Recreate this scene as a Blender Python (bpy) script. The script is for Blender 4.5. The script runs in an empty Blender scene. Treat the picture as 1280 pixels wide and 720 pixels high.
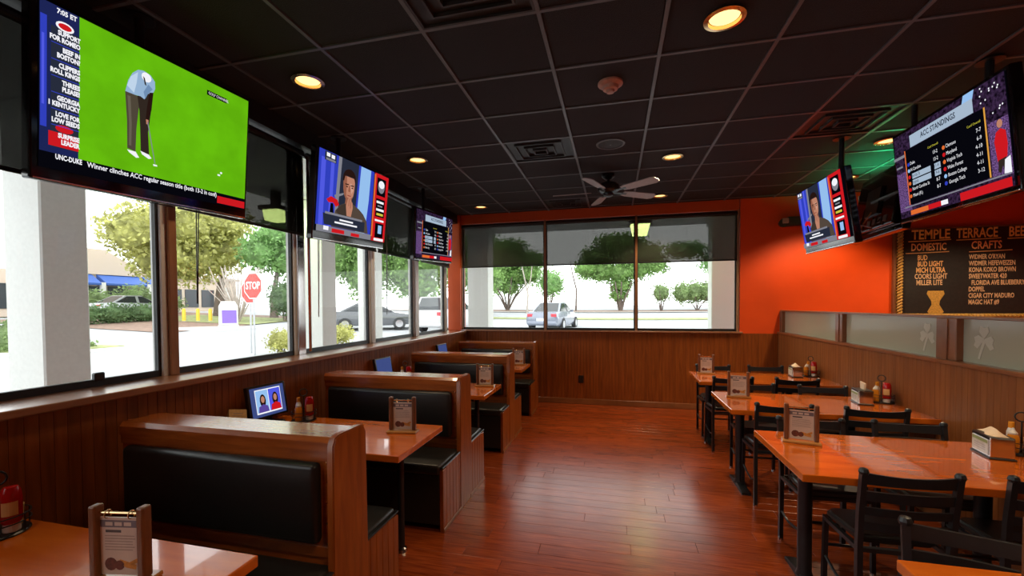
import bpy, bmesh, math, random
from math import sin, cos, pi, radians, hypot
from mathutils import Matrix, Vector
random.seed(7)
S = bpy.context.scene
COL = S.collection

# ------------------------------------------------------------------ camera
FPX, CYP, YAW, PIT, ROLL, H = 530.107, 393.92, 0.238, -0.024, -0.006, 1.6
p_F = Vector((-sin(YAW)*cos(PIT), cos(YAW)*cos(PIT), sin(PIT)))
r0 = Vector((cos(YAW), sin(YAW), 0)); u0 = r0.cross(p_F)
p_R = r0*cos(ROLL)+u0*sin(ROLL); p_U = u0*cos(ROLL)-r0*sin(ROLL)
cd = bpy.data.cameras.new('camera'); cam = bpy.data.objects.new('camera', cd); COL.objects.link(cam)
cd.sensor_width = 36; cd.lens = FPX/1280*36; cd.shift_y = (CYP-360)/1280; cd.clip_start = .02; cd.clip_end = 500
m = Matrix((p_R, p_U, -p_F)).transposed().to_4x4(); m.translation = (0, 0, H); cam.matrix_world = m
S.camera = cam

# ------------------------------------------------------------------ sky, exposure
W = bpy.data.worlds.new('overcast_sky'); S.world = W; W.use_nodes = True
bg = W.node_tree.nodes['Background']; bg.inputs[0].default_value = (.97, .985, 1, 1); bg.inputs[1].default_value = 3.15
S.view_settings.view_transform = 'Standard'; S.view_settings.look = 'None'
S.view_settings.exposure = 0.0; S.view_settings.gamma = 1.0; S.view_settings.use_curve_mapping = False

# ------------------------------------------------------------------ materials
MATS = {}
def _mat(name):
    mt = bpy.data.materials.new(name); mt.use_nodes = True
    return mt, mt.node_tree.nodes, mt.node_tree.links, mt.node_tree.nodes['Principled BSDF']
def c4(c): return (c[0], c[1], c[2], 1)
def plain(name, col, rough=.5, metal=0, var=.12, scale=30, coat=0, bump=0, spec=.5):
    if name in MATS: return MATS[name]
    mt, N, L, b = _mat(name)
    tc = N.new('ShaderNodeTexCoord'); nz = N.new('ShaderNodeTexNoise'); nz.inputs['Scale'].default_value = scale
    nz.inputs['Detail'].default_value = 4
    L.new(tc.outputs['Object'], nz.inputs['Vector'])
    rp = N.new('ShaderNodeValToRGB'); rp.color_ramp.elements[0].position = .3; rp.color_ramp.elements[1].position = .7
    rp.color_ramp.elements[0].color = c4([max(0, v*(1-var)) for v in col]); rp.color_ramp.elements[1].color = c4([min(1, v*(1+var)) for v in col])
    L.new(nz.outputs['Fac'], rp.inputs['Fac']); L.new(rp.outputs['Color'], b.inputs['Base Color'])
    b.inputs['Roughness'].default_value = rough; b.inputs['Metallic'].default_value = metal
    b.inputs['Coat Weight'].default_value = coat; b.inputs['Coat Roughness'].default_value = .05
    b.inputs['Specular IOR Level'].default_value = spec
    if bump:
        bp = N.new('ShaderNodeBump'); bp.inputs['Strength'].default_value = bump; bp.inputs['Distance'].default_value = .01
        L.new(nz.outputs['Fac'], bp.inputs['Height']); L.new(bp.outputs['Normal'], b.inputs['Normal'])
    MATS[name] = mt; return mt
def wood(name, c1, c2, stretch=(1, 1, 1), rough=.4, coat=0, coat_rough=.05, scale=6, rand=.25, spec=.5):
    if name in MATS: return MATS[name]
    mt, N, L, b = _mat(name)
    tc = N.new('ShaderNodeTexCoord'); oi = N.new('ShaderNodeObjectInfo')
    mul = N.new('ShaderNodeVectorMath'); mul.operation = 'MULTIPLY'; mul.inputs[1].default_value = stretch
    L.new(tc.outputs['Object'], mul.inputs[0])
    mr = N.new('ShaderNodeMath'); mr.operation = 'MULTIPLY'; mr.inputs[1].default_value = 37.0; L.new(oi.outputs['Random'], mr.inputs[0])
    ad = N.new('ShaderNodeVectorMath'); ad.operation = 'ADD'; L.new(mul.outputs[0], ad.inputs[0]); L.new(mr.outputs[0], ad.inputs[1])
    nz = N.new('ShaderNodeTexNoise'); nz.inputs['Scale'].default_value = scale; nz.inputs['Detail'].default_value = 7; nz.inputs['Distortion'].default_value = .5
    L.new(ad.outputs[0], nz.inputs['Vector'])
    rp = N.new('ShaderNodeValToRGB'); rp.color_ramp.elements[0].position = .32; rp.color_ramp.elements[1].position = .68
    rp.color_ramp.elements[0].color = c4(c1); rp.color_ramp.elements[1].color = c4(c2)
    L.new(nz.outputs['Fac'], rp.inputs['Fac'])
    hs = N.new('ShaderNodeHueSaturation')
    mp = N.new('ShaderNodeMapRange'); mp.inputs['To Min'].default_value = 1-rand; mp.inputs['To Max'].default_value = 1+rand
    L.new(oi.outputs['Random'], mp.inputs['Value']); L.new(mp.outputs['Result'], hs.inputs['Value'])
    L.new(rp.outputs['Color'], hs.inputs['Color']); L.new(hs.outputs['Color'], b.inputs['Base Color'])
    b.inputs['Roughness'].default_value = rough; b.inputs['Coat Weight'].default_value = coat; b.inputs['Coat Roughness'].default_value = coat_rough
    b.inputs['Specular IOR Level'].default_value = spec
    MATS[name] = mt; return mt
def emit(name, col, strength=1.0, noise=0, scale=20):
    if name in MATS: return MATS[name]
    mt = bpy.data.materials.new(name); mt.use_nodes = True; N = mt.node_tree.nodes; L = mt.node_tree.links; N.clear()
    e = N.new('ShaderNodeEmission'); o = N.new('ShaderNodeOutputMaterial'); L.new(e.outputs[0], o.inputs[0])
    e.inputs[0].default_value = c4(col); e.inputs[1].default_value = strength
    if noise:
        tc = N.new('ShaderNodeTexCoord'); nz = N.new('ShaderNodeTexNoise'); nz.inputs['Scale'].default_value = scale; nz.inputs['Detail'].default_value = 5
        L.new(tc.outputs['Object'], nz.inputs['Vector'])
        rp = N.new('ShaderNodeValToRGB'); rp.color_ramp.elements[0].position = .35; rp.color_ramp.elements[1].position = .65
        rp.color_ramp.elements[0].color = c4([v*(1-noise) for v in col]); rp.color_ramp.elements[1].color = c4([v*(1+noise) for v in col])
        L.new(nz.outputs['Fac'], rp.inputs['Fac']); L.new(rp.outputs[0], e.inputs[0])
    MATS[name] = mt; return mt
def glassy(name, tint, gl_rough=0.0, ior=1.45, frost=None, frost_fac=0):
    mt = bpy.data.materials.new(name); mt.use_nodes = True; N = mt.node_tree.nodes; L = mt.node_tree.links; N.clear()
    o = N.new('ShaderNodeOutputMaterial'); tr = N.new('ShaderNodeBsdfTransparent'); tr.inputs[0].default_value = c4(tint)
    g = N.new('ShaderNodeBsdfGlossy'); g.inputs['Roughness'].default_value = gl_rough
    lw = N.new('ShaderNodeLayerWeight'); lw.inputs['Blend'].default_value = .5
    pw = N.new('ShaderNodeMath'); pw.operation = 'POWER'; pw.inputs[1].default_value = 5.0; L.new(lw.outputs['Facing'], pw.inputs[0])
    fr = N.new('ShaderNodeMath'); fr.operation = 'MULTIPLY_ADD'; f0 = ((ior-1)/(ior+1))**2; fr.inputs[1].default_value = .6; fr.inputs[2].default_value = f0; L.new(pw.outputs[0], fr.inputs[0])
    base = tr.outputs[0]
    if frost:
        d = N.new('ShaderNodeBsdfDiffuse'); d.inputs[0].default_value = c4(frost)
        mx = N.new('ShaderNodeMixShader'); mx.inputs[0].default_value = frost_fac; L.new(tr.outputs[0], mx.inputs[1]); L.new(d.outputs[0], mx.inputs[2]); base = mx.outputs[0]
    m2 = N.new('ShaderNodeMixShader'); L.new(fr.outputs[0], m2.inputs[0]); L.new(base, m2.inputs[1]); L.new(g.outputs[0], m2.inputs[2])
    L.new(m2.outputs[0], o.inputs[0]); MATS[name] = mt; return mt

M_floor = wood('floor_wood', (.17, .023, .004), (.33, .062, .012), (1.0, 16, 16), rough=.24, scale=5, rand=.12, spec=.6)
M_panel = wood('wall_wood', (.19, .044, .008), (.31, .079, .014), (9, 9, .8), rough=.38, scale=3, rand=.07, spec=.25)
M_part = wood('partition_wood', (.20, .062, .015), (.29, .098, .026), (9, 9, .8), rough=.40, scale=3, rand=.06, spec=.25)
M_booth = wood('booth_wood', (.22, .050, .008), (.36, .092, .015), (1, 7, 7), rough=.25, scale=4, rand=.08, coat=.25, spec=.3)
M_boothv = wood('booth_wood_upright', (.22, .050, .008), (.36, .092, .015), (7, 7, 1), rough=.28, scale=4, rand=.08, coat=.25, spec=.3)
M_ledge = wood('ledge_wood', (.28, .11, .05), (.38, .16, .08), (7, 1, 7), rough=.3, scale=4, rand=.05, coat=1, coat_rough=.2)
M_table = wood('table_wood', (.52, .098, .005), (.68, .152, .010), (1, 5, 5), rough=.22, scale=3, rand=.05, coat=1.0, coat_rough=.03)
M_stand = wood('menu_stand_wood', (.13, .042, .014), (.21, .075, .026), (6, 6, 1), rough=.4, scale=8, rand=.1)
M_standbase = wood('menu_base_wood', (.38, .15, .03), (.5, .22, .05), (1, 6, 6), rough=.3, scale=8, rand=.1, coat=.5)
M_trim = wood('trim_wood', (.20, .07, .024), (.30, .11, .04), (1, 1, 1), rough=.3, scale=5, rand=.05, coat=.2)
M_bronze = wood('brown_mullion', (.25, .11, .045), (.36, .17, .08), (6, 6, 1), rough=.35, scale=4, rand=.05)
M_vinyl = plain('black_vinyl', (.012, .012, .012), rough=.33, var=.2, scale=60)
M_vinylseat = plain('black_vinyl_seat', (.016, .015, .014), rough=.36, var=.2, scale=60)
M_black = plain('black_plastic', (.012, .012, .013), rough=.3, var=.1)
M_blackgloss = plain('black_gloss_bezel', (.006, .006, .007), rough=.08, var=.05)
M_iron = plain('black_iron', (.011, .013, .016), rough=.36, metal=0, var=.2)
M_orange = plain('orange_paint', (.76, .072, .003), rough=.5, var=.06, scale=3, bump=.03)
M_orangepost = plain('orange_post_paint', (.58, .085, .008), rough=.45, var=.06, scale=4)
M_tile = plain('black_ceiling_tile', (.022, .022, .024), rough=.9, var=.3, scale=160, bump=.35)
M_tee = plain('grey_tee_bar', (.125, .135, .145), rough=.4, var=.05)
M_slab = plain('dark_slab', (.02, .02, .02), rough=.9)
M_kick = plain('black_kick', (.012, .01, .009), rough=.6)
M_alu = plain('white_aluminium', (.72, .72, .70), rough=.4, var=.04)
M_gasket = plain('black_gasket', (.012, .012, .012), rough=.5)
M_glass = glassy('window_glass', (.97, .985, .975), ior=1.22)
M_pglass = glassy('frosted_partition_glass', (.80, .86, .78), gl_rough=.12, ior=1.7, frost=(.50, .51, .39), frost_fac=.85)
M_etch = glassy('etched_clover', (.62, .64, .56), gl_rough=.4, ior=1.3, frost=(.62, .63, .52), frost_fac=.9)
M_shade = glassy('roller_shade_fabric', (.11, .11, .105), gl_rough=.35, ior=1.2, frost=(.05, .048, .045), frost_fac=.5)
M_shadeL = glassy('roller_shade_fabric_dense', (.06, .06, .055), gl_rough=.35, ior=1.12, frost=(.010, .010, .010), frost_fac=.6)
M_chrome = plain('chrome', (.75, .75, .76), rough=.12, metal=1, var=.03)
M_brass = plain('brass_ring', (.75, .5, .25), rough=.2, metal=1, var=.03)
M_white = plain('white_paint', (.78, .78, .76), rough=.5, var=.04)
M_column = plain('white_stucco', (.78, .79, .76), rough=.8, var=.04, scale=40, bump=.05)
M_card = plain('menu_card_paper', (.62, .50, .42), rough=.35, var=.04)
M_ink = plain('menu_dark_print', (.08, .07, .07), rough=.5)
M_ink2 = plain('menu_pale_print', (.38, .29, .24), rough=.5)
M_food1 = plain('menu_food_brown', (.14, .035, .02), rough=.5, var=.4, scale=80)
M_food2 = plain('menu_food_gold', (.6, .26, .05), rough=.5, var=.3, scale=80)
M_red = plain('ketchup_red', (.42, .008, .008), rough=.18, var=.05)
M_yellow = plain('mustard_yellow', (.75, .30, .02), rough=.25, var=.05)
M_cream = plain('cream_cup', (.74, .48, .20), rough=.4, var=.05)
M_capw = plain('white_cap', (.72, .70, .66), rough=.35)
M_napkin = plain('napkin_paper', (.80, .62, .44), rough=.8, var=.06)
M_note = plain('tan_note_card', (.62, .38, .15), rough=.6, var=.15, scale=60)
M_board = plain('chalkboard_black', (.012, .010, .009), rough=.6, var=.3)
M_rope = plain('gold_rope', (.50, .28, .06), rough=.45, var=.3, scale=60)
M_chalk = plain('orange_chalk', (.90, .48, .18), rough=.8, var=.15, scale=90)
M_chalk2 = plain('yellow_chalk', (.95, .62, .16), rough=.8, var=.15, scale=90)
M_chalkp = plain('pale_chalk', (.70, .44, .24), rough=.8, var=.2, scale=90)

# ------------------------------------------------------------------ mesh helpers
class MB:
    def __init__(s): s.b = bmesh.new(); s.mi = 0
    def _new(s, vs, fs):
        bv = [s.b.verts.new(v) for v in vs]; out = []
        for f in fs:
            try:
                q = s.b.faces.new([bv[i] for i in f]); q.material_index = s.mi; out.append(q)
            except ValueError: pass
        return bv, out
    def box(s, lo, hi, bev=0, seg=1, mtx=None):
        x0, y0, z0 = lo; x1, y1, z1 = hi
        vs = [(x0,y0,z0),(x1,y0,z0),(x1,y1,z0),(x0,y1,z0),(x0,y0,z1),(x1,y0,z1),(x1,y1,z1),(x0,y1,z1)]
        if mtx: vs = [mtx @ Vector(v) for v in vs]
        bv, fs = s._new(vs, [(0,3,2,1),(4,5,6,7),(0,1,5,4),(1,2,6,5),(2,3,7,6),(3,0,4,7)])
        if bev:
            es = list({e for f in fs for e in f.edges})
            r = bmesh.ops.bevel(s.b, geom=es, offset=bev, segments=seg, affect='EDGES', profile=.5)
            for f in r['faces']: f.material_index = s.mi
        return s
    def prism(s, poly, axis, a, b_, bev=0, seg=2):
        # poly of 2-D points extruded along axis from a to b_
        def P(p, t):
            return {'x': (t, p[0], p[1]), 'y': (p[0], t, p[1]), 'z': (p[0], p[1], t)}[axis]
        n = len(poly); vs = [P(p, a) for p in poly]+[P(p, b_) for p in poly]
        fs = [tuple(range(n))[::-1], tuple(range(n, 2*n))]+[(i, (i+1) % n, n+(i+1) % n, n+i) for i in range(n)]
        bv, f2 = s._new(vs, fs)
        bmesh.ops.recalc_face_normals(s.b, faces=f2)
        if bev:
            es = list({e for f in f2[:2] for e in f.edges})
            bmesh.ops.bevel(s.b, geom=es, offset=bev, segments=seg, affect='EDGES')
        return s
    def lathe(s, prof, c=(0,0,0), n=16, axis='z', cap=True, mtx=None):
        vs = []
        for r, h in prof:
            for i in range(n):
                a = 2*pi*i/n; x, y = r*cos(a), r*sin(a)
                v = {'z': (x, y, h), 'x': (h, x, y), 'y': (x, h, -y)}[axis]
                v = Vector(v)+Vector(c)
                vs.append(mtx @ v if mtx else v)
        fs = []
        for k in range(len(prof)-1):
            for i in range(n):
                j = (i+1) % n; fs.append((k*n+i, k*n+j, (k+1)*n+j, (k+1)*n+i))
        if cap:
            fs.append(tuple(range(n))[::-1]); fs.append(tuple((len(prof)-1)*n+i for i in range(n)))
        s._new(vs, fs); return s
    def tube(s, pts, r, n=8, cap=True):
        pts = [Vector(p) for p in pts]; vs = []; prev = None
        rr = r if isinstance(r, (list, tuple)) else [r]*len(pts)
        for k, p in enumerate(pts):
            if k == 0: d = pts[1]-pts[0]
            elif k == len(pts)-1: d = pts[-1]-pts[-2]
            else: d = (pts[k+1]-pts[k-1])
            d.normalize()
            if prev is None:
                a = Vector((0,0,1)) if abs(d.z) < .9 else Vector((1,0,0)); u = a.cross(d).normalized()
            else: u = (prev-d*prev.dot(d)).normalized()
            prev = u; w = d.cross(u)
            for i in range(n): vs.append(p+(u*cos(2*pi*i/n)+w*sin(2*pi*i/n))*rr[k])
        fs = [(k*n+i, k*n+(i+1) % n, (k+1)*n+(i+1) % n, (k+1)*n+i) for k in range(len(pts)-1) for i in range(n)]
        if cap: fs += [tuple(range(n))[::-1], tuple((len(pts)-1)*n+i for i in range(n))]
        s._new(vs, fs); return s
    def poly(s, pts): s._new([Vector(p) for p in pts], [tuple(range(len(pts)))]); return s
    def bar(s, a, b_, w, t, up=(0,0,1)):
        a = Vector(a); b_ = Vector(b_); d = (b_-a); L = d.length; d.normalize(); x = d.cross(Vector(up)).normalized(); z = x.cross(d)
        mt = Matrix((x, d, z)).transposed().to_4x4(); mt.translation = a
        return s.box((-w/2, 0, -t/2), (w/2, L, t/2), mtx=mt)
    def mesh(s, name, mats, smooth=False, recalc=True):
        if recalc: bmesh.ops.recalc_face_normals(s.b, faces=s.b.faces[:])
        me = bpy.data.meshes.new(name); s.b.to_mesh(me); s.b.free()
        for mt in (mats if isinstance(mats, (list, tuple)) else [mats]): me.materials.append(mt)
        if smooth:
            for p in me.polygons: p.use_smooth = True
            try: me.set_sharp_from_angle(angle=radians(35))
            except Exception: pass
        return me
    def obj(s, name, mats, parent=None, smooth=False, recalc=True): return mk(name, s.mesh(name, mats, smooth, recalc), parent)
def mk(name, me, parent=None, loc=None, rot=None, scale=None):
    o = bpy.data.objects.new(name, me); COL.objects.link(o)
    if parent: o.parent = parent
    if loc is not None: o.location = loc
    if rot is not None: o.rotation_euler = rot
    if scale is not None: o.scale = scale
    return o
def tag(o, label=None, cat=None, group=None, kind=None):
    if label: o['label'] = label
    if cat: o['category'] = cat
    if group: o['group'] = group
    if kind: o['kind'] = kind
    return o
def thing(name, label, cat, loc=(0,0,0), rz=0, group=None, mtx=None):
    o = bpy.data.objects.new(name, None); COL.objects.link(o); o.empty_display_size = .05
    if mtx is not None: o.matrix_world = mtx
    else: o.location = loc; o.rotation_euler = (0, 0, rz)
    return tag(o, label, cat, group)
def struct(o, label=None): return tag(o, label, None, None, 'structure')
def copy_tree(o, parent=None):
    c = o.copy(); COL.objects.link(c)
    if parent: c.parent = parent
    for ch in list(o.children): copy_tree(ch, c)
    return c
def BX(lo, hi, name, mt, parent=None, bev=0, seg=1): return MB().box(lo, hi, bev, seg).obj(name, mt, parent)
TXT = {}
def text_mesh(txt, size, mt, align='LEFT', shear=0, bold=0, xs=1.0):
    cu = bpy.data.curves.new('lettering', 'FONT'); cu.body = txt; cu.size = size; cu.align_x = align; cu.align_y = 'CENTER'
    cu.shear = shear; cu.offset = bold; cu.resolution_u = 2; cu.fill_mode = 'FRONT'
    o = bpy.data.objects.new('lettering', cu); COL.objects.link(o)
    dg = bpy.context.evaluated_depsgraph_get(); me = bpy.data.meshes.new_from_object(o.evaluated_get(dg))
    COL.objects.unlink(o); bpy.data.objects.remove(o); bpy.data.curves.remove(cu)
    me.name = 'lettering'; me.materials.clear(); me.materials.append(mt)
    for v in me.vertices: v.co.x *= xs
    return me
def text(txt, size, mt, parent, loc, rot=(pi/2,0,0), align='LEFT', name='lettering', **k):
    return mk(name, text_mesh(txt, size, mt, align, **k), parent, loc, rot)

# ------------------------------------------------------------------ the room shell
XL, XP, YB, ZC = -2.48, 2.30, 6.87, 3.128
XG = -2.76                                # glass of the left windows
YF, XR = -2.8, 5.9                        # wall behind the camera, wall beyond the partition
ZS = 1.17                                 # ledge top
fl = struct(BX((XG-.1, YF, -.12), (XR, YB+.1, -.0125), 'floor', M_floor))
# planks across the aisle
plank_meshes = [MB().box((0, 0, 0), (ln, .1185, .0125), bev=.0012).mesh('plank', M_floor) for ln in (1.15, 1.3, .95, .6)]
lens = (1.15, 1.3, .95, .6)
y = 1.45
while y < YB-.12:
    x = XL-.25-random.random()*.6
    while x < XP:
        k = random.randrange(3)
        x0 = max(x, XL)
        if x+lens[k] > XL:
            q = mk('plank', plank_meshes[k], fl, (x0, y, -.0125))
            q.scale = ((min(x+lens[k], XP)-x0-.0015)/lens[k], 1, 1)
        x += lens[k]
    y += .12

def boards(parent, axis, a0, a1, step, face, z0, z1, mt, sgn):
    """vertical boards with rounded edges, axis 'y' or 'x'"""
    t = .014
    if axis == 'y': me = MB().box((0, .0005, 0), (t*sgn, step-.0005, z1-z0), bev=.0016, seg=1).mesh('board', mt)
    else: me = MB().box((.0005, 0, 0), (step-.0005, t*sgn, z1-z0), bev=.0016, seg=1).mesh('board', mt)
    n = int(round((a1-a0)/step))
    for i in range(n):
        loc = (face, a0+i*step, z0) if axis == 'y' else (a0+i*step, face, z0)
        mk('board', me, parent, loc)

# left wall: knee wall, ledge, header, corner post
wl = struct(BX((XG-.06, YF, -.12), (XL-.014, YB, 1.13), 'wall_left', M_panel))
boards(wl, 'y', .27, YB, .05, XL-.014, .10, 1.13, M_panel, 1)
lg = struct(MB().box((XG-.03, YF, 1.13), (XL+.02, YB-.02, ZS), bev=.008, seg=2).obj('trim_1', M_ledge), 'brown wooden window ledge along the left wall')
struct(BX((XG-.06, YF, 2.98), (XL-.12, YB+.1, ZC+.1), 'wall_left_header', M_gasket))
struct(MB().box((XL-.01, YF, 0), (XL+.012, YB, .10), bev=.003).obj('baseboard_left', M_trim))
# back wall
XBW1 = 1.775                              # right end of the back windows
wb = struct(BX((XL-.014, YB+.014, -.12), (XR, YB+.2, 1.16), 'wall_back', M_slab))
boards(wb, 'x', XL, XP, .04978, YB+.014, .085, 1.16, M_panel, -1)
struct(MB().box((XL, YB-.035, 1.16), (XBW1+.05, YB+.16, 1.185), bev=.005).obj('trim_2', M_ledge), 'brown wooden sill under the back windows')
struct(MB().box((XL, YB-.012, 0), (XP, YB+.003, .085), bev=.003).obj('baseboard_back', M_trim))
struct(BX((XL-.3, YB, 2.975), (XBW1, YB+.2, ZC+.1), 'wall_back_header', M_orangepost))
struct(BX((XBW1+.015, YB+.001, 1.16), (XR, YB+.2, ZC+.1), 'wall_back_orange', M_orange))
struct(BX((XP+.05, YB, -.0), (XR, YB+.02, 1.16), 'wall_back_lower', M_orange))
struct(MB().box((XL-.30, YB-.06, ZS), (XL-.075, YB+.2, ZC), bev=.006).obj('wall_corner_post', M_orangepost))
# room ends that close it off
struct(BX((XG-.1, YF-.1, -.1), (XR, YF, ZC+.1), 'wall_front', M_orange))
struct(BX((XR, YF, -.1), (XR+.1, YB+.2, ZC+.1), 'wall_right', M_orange))

# ceiling: slab, tee bars, tiles
ce = struct(BX((XG-.1, YF, ZC+.03), (XR, YB+.2, ZC+.12), 'ceiling', M_slab))
GX0, GY0, SX, SY = -1.694, 2.2176, .6527, .5656
gx = [GX0+SX*i for i in range(-1, 12)]; gy = [GY0+SY*j for j in range(-5, 9)]
for x in gx:
    if x < XR: BX((x-.011, gy[0], ZC-.004), (x+.011, YB, ZC+.012), 'tee_bar', M_tee, ce)
for yy in gy:
    BX((XG+.1, yy-.010, ZC-.0035), (XR, yy+.010, ZC+.0115), 'tee_bar', M_tee, ce)
tile_me = MB().box((.012, .011, 0), (SX-.012, SY-.011, .014), bev=.004).mesh('ceiling_tile', M_tile)
edge_w = gx[0]-(XG+.1)
edge_me = MB().box((.002, .011, 0), (edge_w-.012, SY-.011, .014), bev=.004).mesh('ceiling_tile', M_tile)
HOLES = {(2, 4), (2, 8), (2, 12), (6, 8)}  # diffuser cells (grid index i, j)
for j in range(len(gy)):
    mk('ceiling_tile', edge_me, ce, (XG+.1, gy[j], ZC+.004))
    for i in range(len(gx)-1):
        if (i, j) in HOLES: continue
        if gy[j]+SY > YB+.02:
            q = mk('ceiling_tile', tile_me, ce, (gx[i], gy[j], ZC+.004)); q.scale = (1, (YB-gy[j])/SY, 1)
        elif gx[i] > XR-SX: continue
        else: mk('ceiling_tile', tile_me, ce, (gx[i], gy[j], ZC+.004))
# near strip of plain ceiling behind the camera
BX((XG-.1, YF, ZC+.002), (XR, gy[0], ZC+.02), 'ceiling_tile', M_tile, ce)

# ------------------------------------------------------------------ windows
def window(n, lo, hi, plane, axis, label):
    """frame of black gasket bars round one pane. lo/hi along the wall, z from ZS to 2.98"""
    z0, z1 = (ZS, 2.985) if axis == 'y' else (1.185, 2.985)
    root = bpy.data.objects.new('window_%d' % n, None); COL.objects.link(root); struct(root, label)
    root.location = (plane, (lo+hi)/2, z0) if axis == 'y' else ((lo+hi)/2, plane, z0)
    hw = (hi-lo)/2; hh = z1-z0; g = .026
    def B(a0, a1, b0, b1, t0, t1, name, mt):
        if axis == 'y': BX((t0, a0, b0), (t1, a1, b1), name, mt, root)
        else: BX((a0, -t1, b0), (a1, -t0, b1), name, mt, root)
    B(-hw, hw, 0, g+.012, -.014, .014, 'window_frame', M_gasket)
    B(-hw, hw, hh-g, hh, -.014, .014, 'window_frame', M_gasket)
    B(-hw, -hw+.012, g+.012, hh-g, -.014, .014, 'window_frame', M_gasket)
    B(hw-.018, hw, g+.012, hh-g, -.014, .014, 'window_frame', M_gasket)
    B(-hw+.012, hw-.018, g+.012, hh-g, -.003, .003, 'pane', M_glass)
    return root
LM = [(-1.30, -1.20), (-.18, -.08), (.93, 1.03), (2.045, 2.135), (3.17, 3.30), (4.345, 4.445), (5.44, 5.58), (6.56, 6.62)]
spots = ['behind the camera by the ledge', 'beside the camera on the left', 'showing a white column and the blue awning', 'showing the stop sign and purple box',
         'under the studio talk television', 'showing green trees and the dark car wheel', 'last before the orange corner post']
for i in range(len(LM)-1):
    window(i+1, LM[i][1], LM[i+1][0], XG, 'y', 'left wall window '+spots[i])
MB().box((.0, .15, .03), (.03, .20, .075), bev=.006).obj('latch', M_black, bpy.data.objects['window_3'])
trimn = 3
for i, (a, b) in enumerate(LM):
    o = MB().box((XG-.055, a, ZS-.2), (XG+.03, b, 2.985), bev=.004).obj('trim_%d' % trimn, M_alu); struct(o, 'white aluminium mullion of the left windows')
    if i in (3,): MB().box((XG+.03, a+.035, ZS), (XG+.05, b-.002, 2.985), bev=.004).obj('mullion_cover', M_bronze, o)
    else: MB().box((XG+.03, a+.02, ZS), (XG+.05, b-.02, 2.985), bev=.003).obj('mullion_cover', M_alu if i != 4 else M_chrome, o)
    trimn += 1
BM = [(-2.56, -2.54), (-1.125, -1.09), (.305, .34), (1.752, 1.778)]
bs = ['left, showing the forked tree', 'middle, showing the silver car', 'right, showing the hedge']
for i in range(3):
    window(i+8, BM[i][1], BM[i+1][0], YB+.06, 'x', 'back wall window '+bs[i])
for i, (a, b) in enumerate(BM):
    o = MB().box((a, YB+.0, 1.185), (b, YB+.12, 2.985), bev=.003).obj('trim_%d' % trimn, M_bronze); struct(o, 'brown mullion of the back windows'); trimn += 1

# roller shades (things)
def shade(label, lo, hi, axis, plane, zb, mt):
    z1 = 2.965
    loc = (plane, (lo+hi)/2, zb) if axis == 'y' else ((lo+hi)/2, plane, zb)
    t = thing('roller_shade', label, 'shade', loc, -pi/2 if axis == 'y' else 0, 'roller shades over the windows')
    hw = (hi-lo)/2-.004
    MB().poly([(-hw, 0, .02), (hw, 0, .02), (hw, 0, z1-zb-.06), (-hw, 0, z1-zb-.06)]).obj('fabric', mt, t, recalc=False)
    MB().box((-hw, -.006, 0), (hw, .006, .022), bev=.003).obj('hem_bar', M_black, t)
    MB().lathe([(.028, -hw), (.028, hw)], (0, 0, z1-zb-.032), 12, 'x').obj('roller_tube', M_black, t)
    return t
sl = ['beside the camera', 'behind the golf screen, near end', 'behind the golf screen, far end', 'behind the talk show screen', 'between the talk show and far screens', 'behind the far small screen']
for i in range(1, 7):
    shade('dark roller shade on the left windows '+sl[i-1], LM[i][1]-.035, LM[i+1][0]+.035, 'y', XG+.10, 2.215, M_shadeL)
for i, w in enumerate(('left', 'middle', 'right')):
    shade('translucent charcoal roller shade on the %s back window' % w, BM[i][1]-.005, BM[i+1][0]+.005, 'x', YB+.018, 2.235, M_shade)
# pull cords / chains
def chain(label, x, yy, z0, z1, mt):
    t = MB().tube([(x, yy, z1), (x+.004, yy+.004, (z0+z1)/2), (x, yy, z0)], .0035, 6)
    t.tube([(x, yy+.02, z1), (x, yy+.024, (z0+z1)/2), (x, yy+.004, z0)], .0035, 6)
    tag(t.obj('shade_chain', mt), label, 'chain', 'shade pull chains')
chain('dark beaded shade chain beside the brown mullion', XG+.12, 2.2, 1.62, 2.9, M_black)
chain('white shade chain beside the talk show screen window', XG+.12, 3.36, 1.5, 2.9, M_white)
chain('grey shade chain by the third far window', XG+.12, 4.56, 1.5, 2.9, M_tee)
tag(MB().tube([(XG+.13, 3.235, 1.2), (XG+.13, 3.235, 2.92)], .012, 8).obj('shade_rod', M_chrome), 'thin bright metal rod standing at the left window mullion', 'rod')

# ------------------------------------------------------------------ partition with glass
pt = struct(BX((XP+.014, -1.2, 0), (XP+.10, YB, 1.16), 'wall_partition', M_slab))
boards(pt, 'y', .37, YB, .05, XP+.014, .10, 1.16, M_part, -1)
struct(MB().box((XP-.02, -1.2, 1.16), (XP+.14, YB-.002, 1.19), bev=.006).obj('trim_30', M_trim), 'wooden rail under the partition glass')
struct(MB().box((XP+.02, -1.2, 1.485), (XP+.10, YB-.002, 1.505), bev=.004).obj('trim_31', M_trim), 'thin cap over the partition glass')
struct(MB().box((XP-.012, -1.2, 0), (XP+.004, YB, .10), bev=.003).obj('baseboard_partition', M_trim))
posts = [(6.78, 6.865), (5.13, 5.27), (3.60, 3.79), (2.08, 2.26), (.56, .74)]
for a, b in posts:
    o = MB().box((XP+.012, a, 1.19), (XP+.108, b, 1.485), bev=.004).obj('trim_%d' % (32+posts.index((a, b))), M_trim); struct(o, 'wooden post of the glass partition')
    MB().box((XP+.004, a+(b-a)*.38, 1.19), (XP+.012, a+(b-a)*.62, 1.485), bev=.002).obj('post_bead', M_trim, o)
pn = 12
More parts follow.
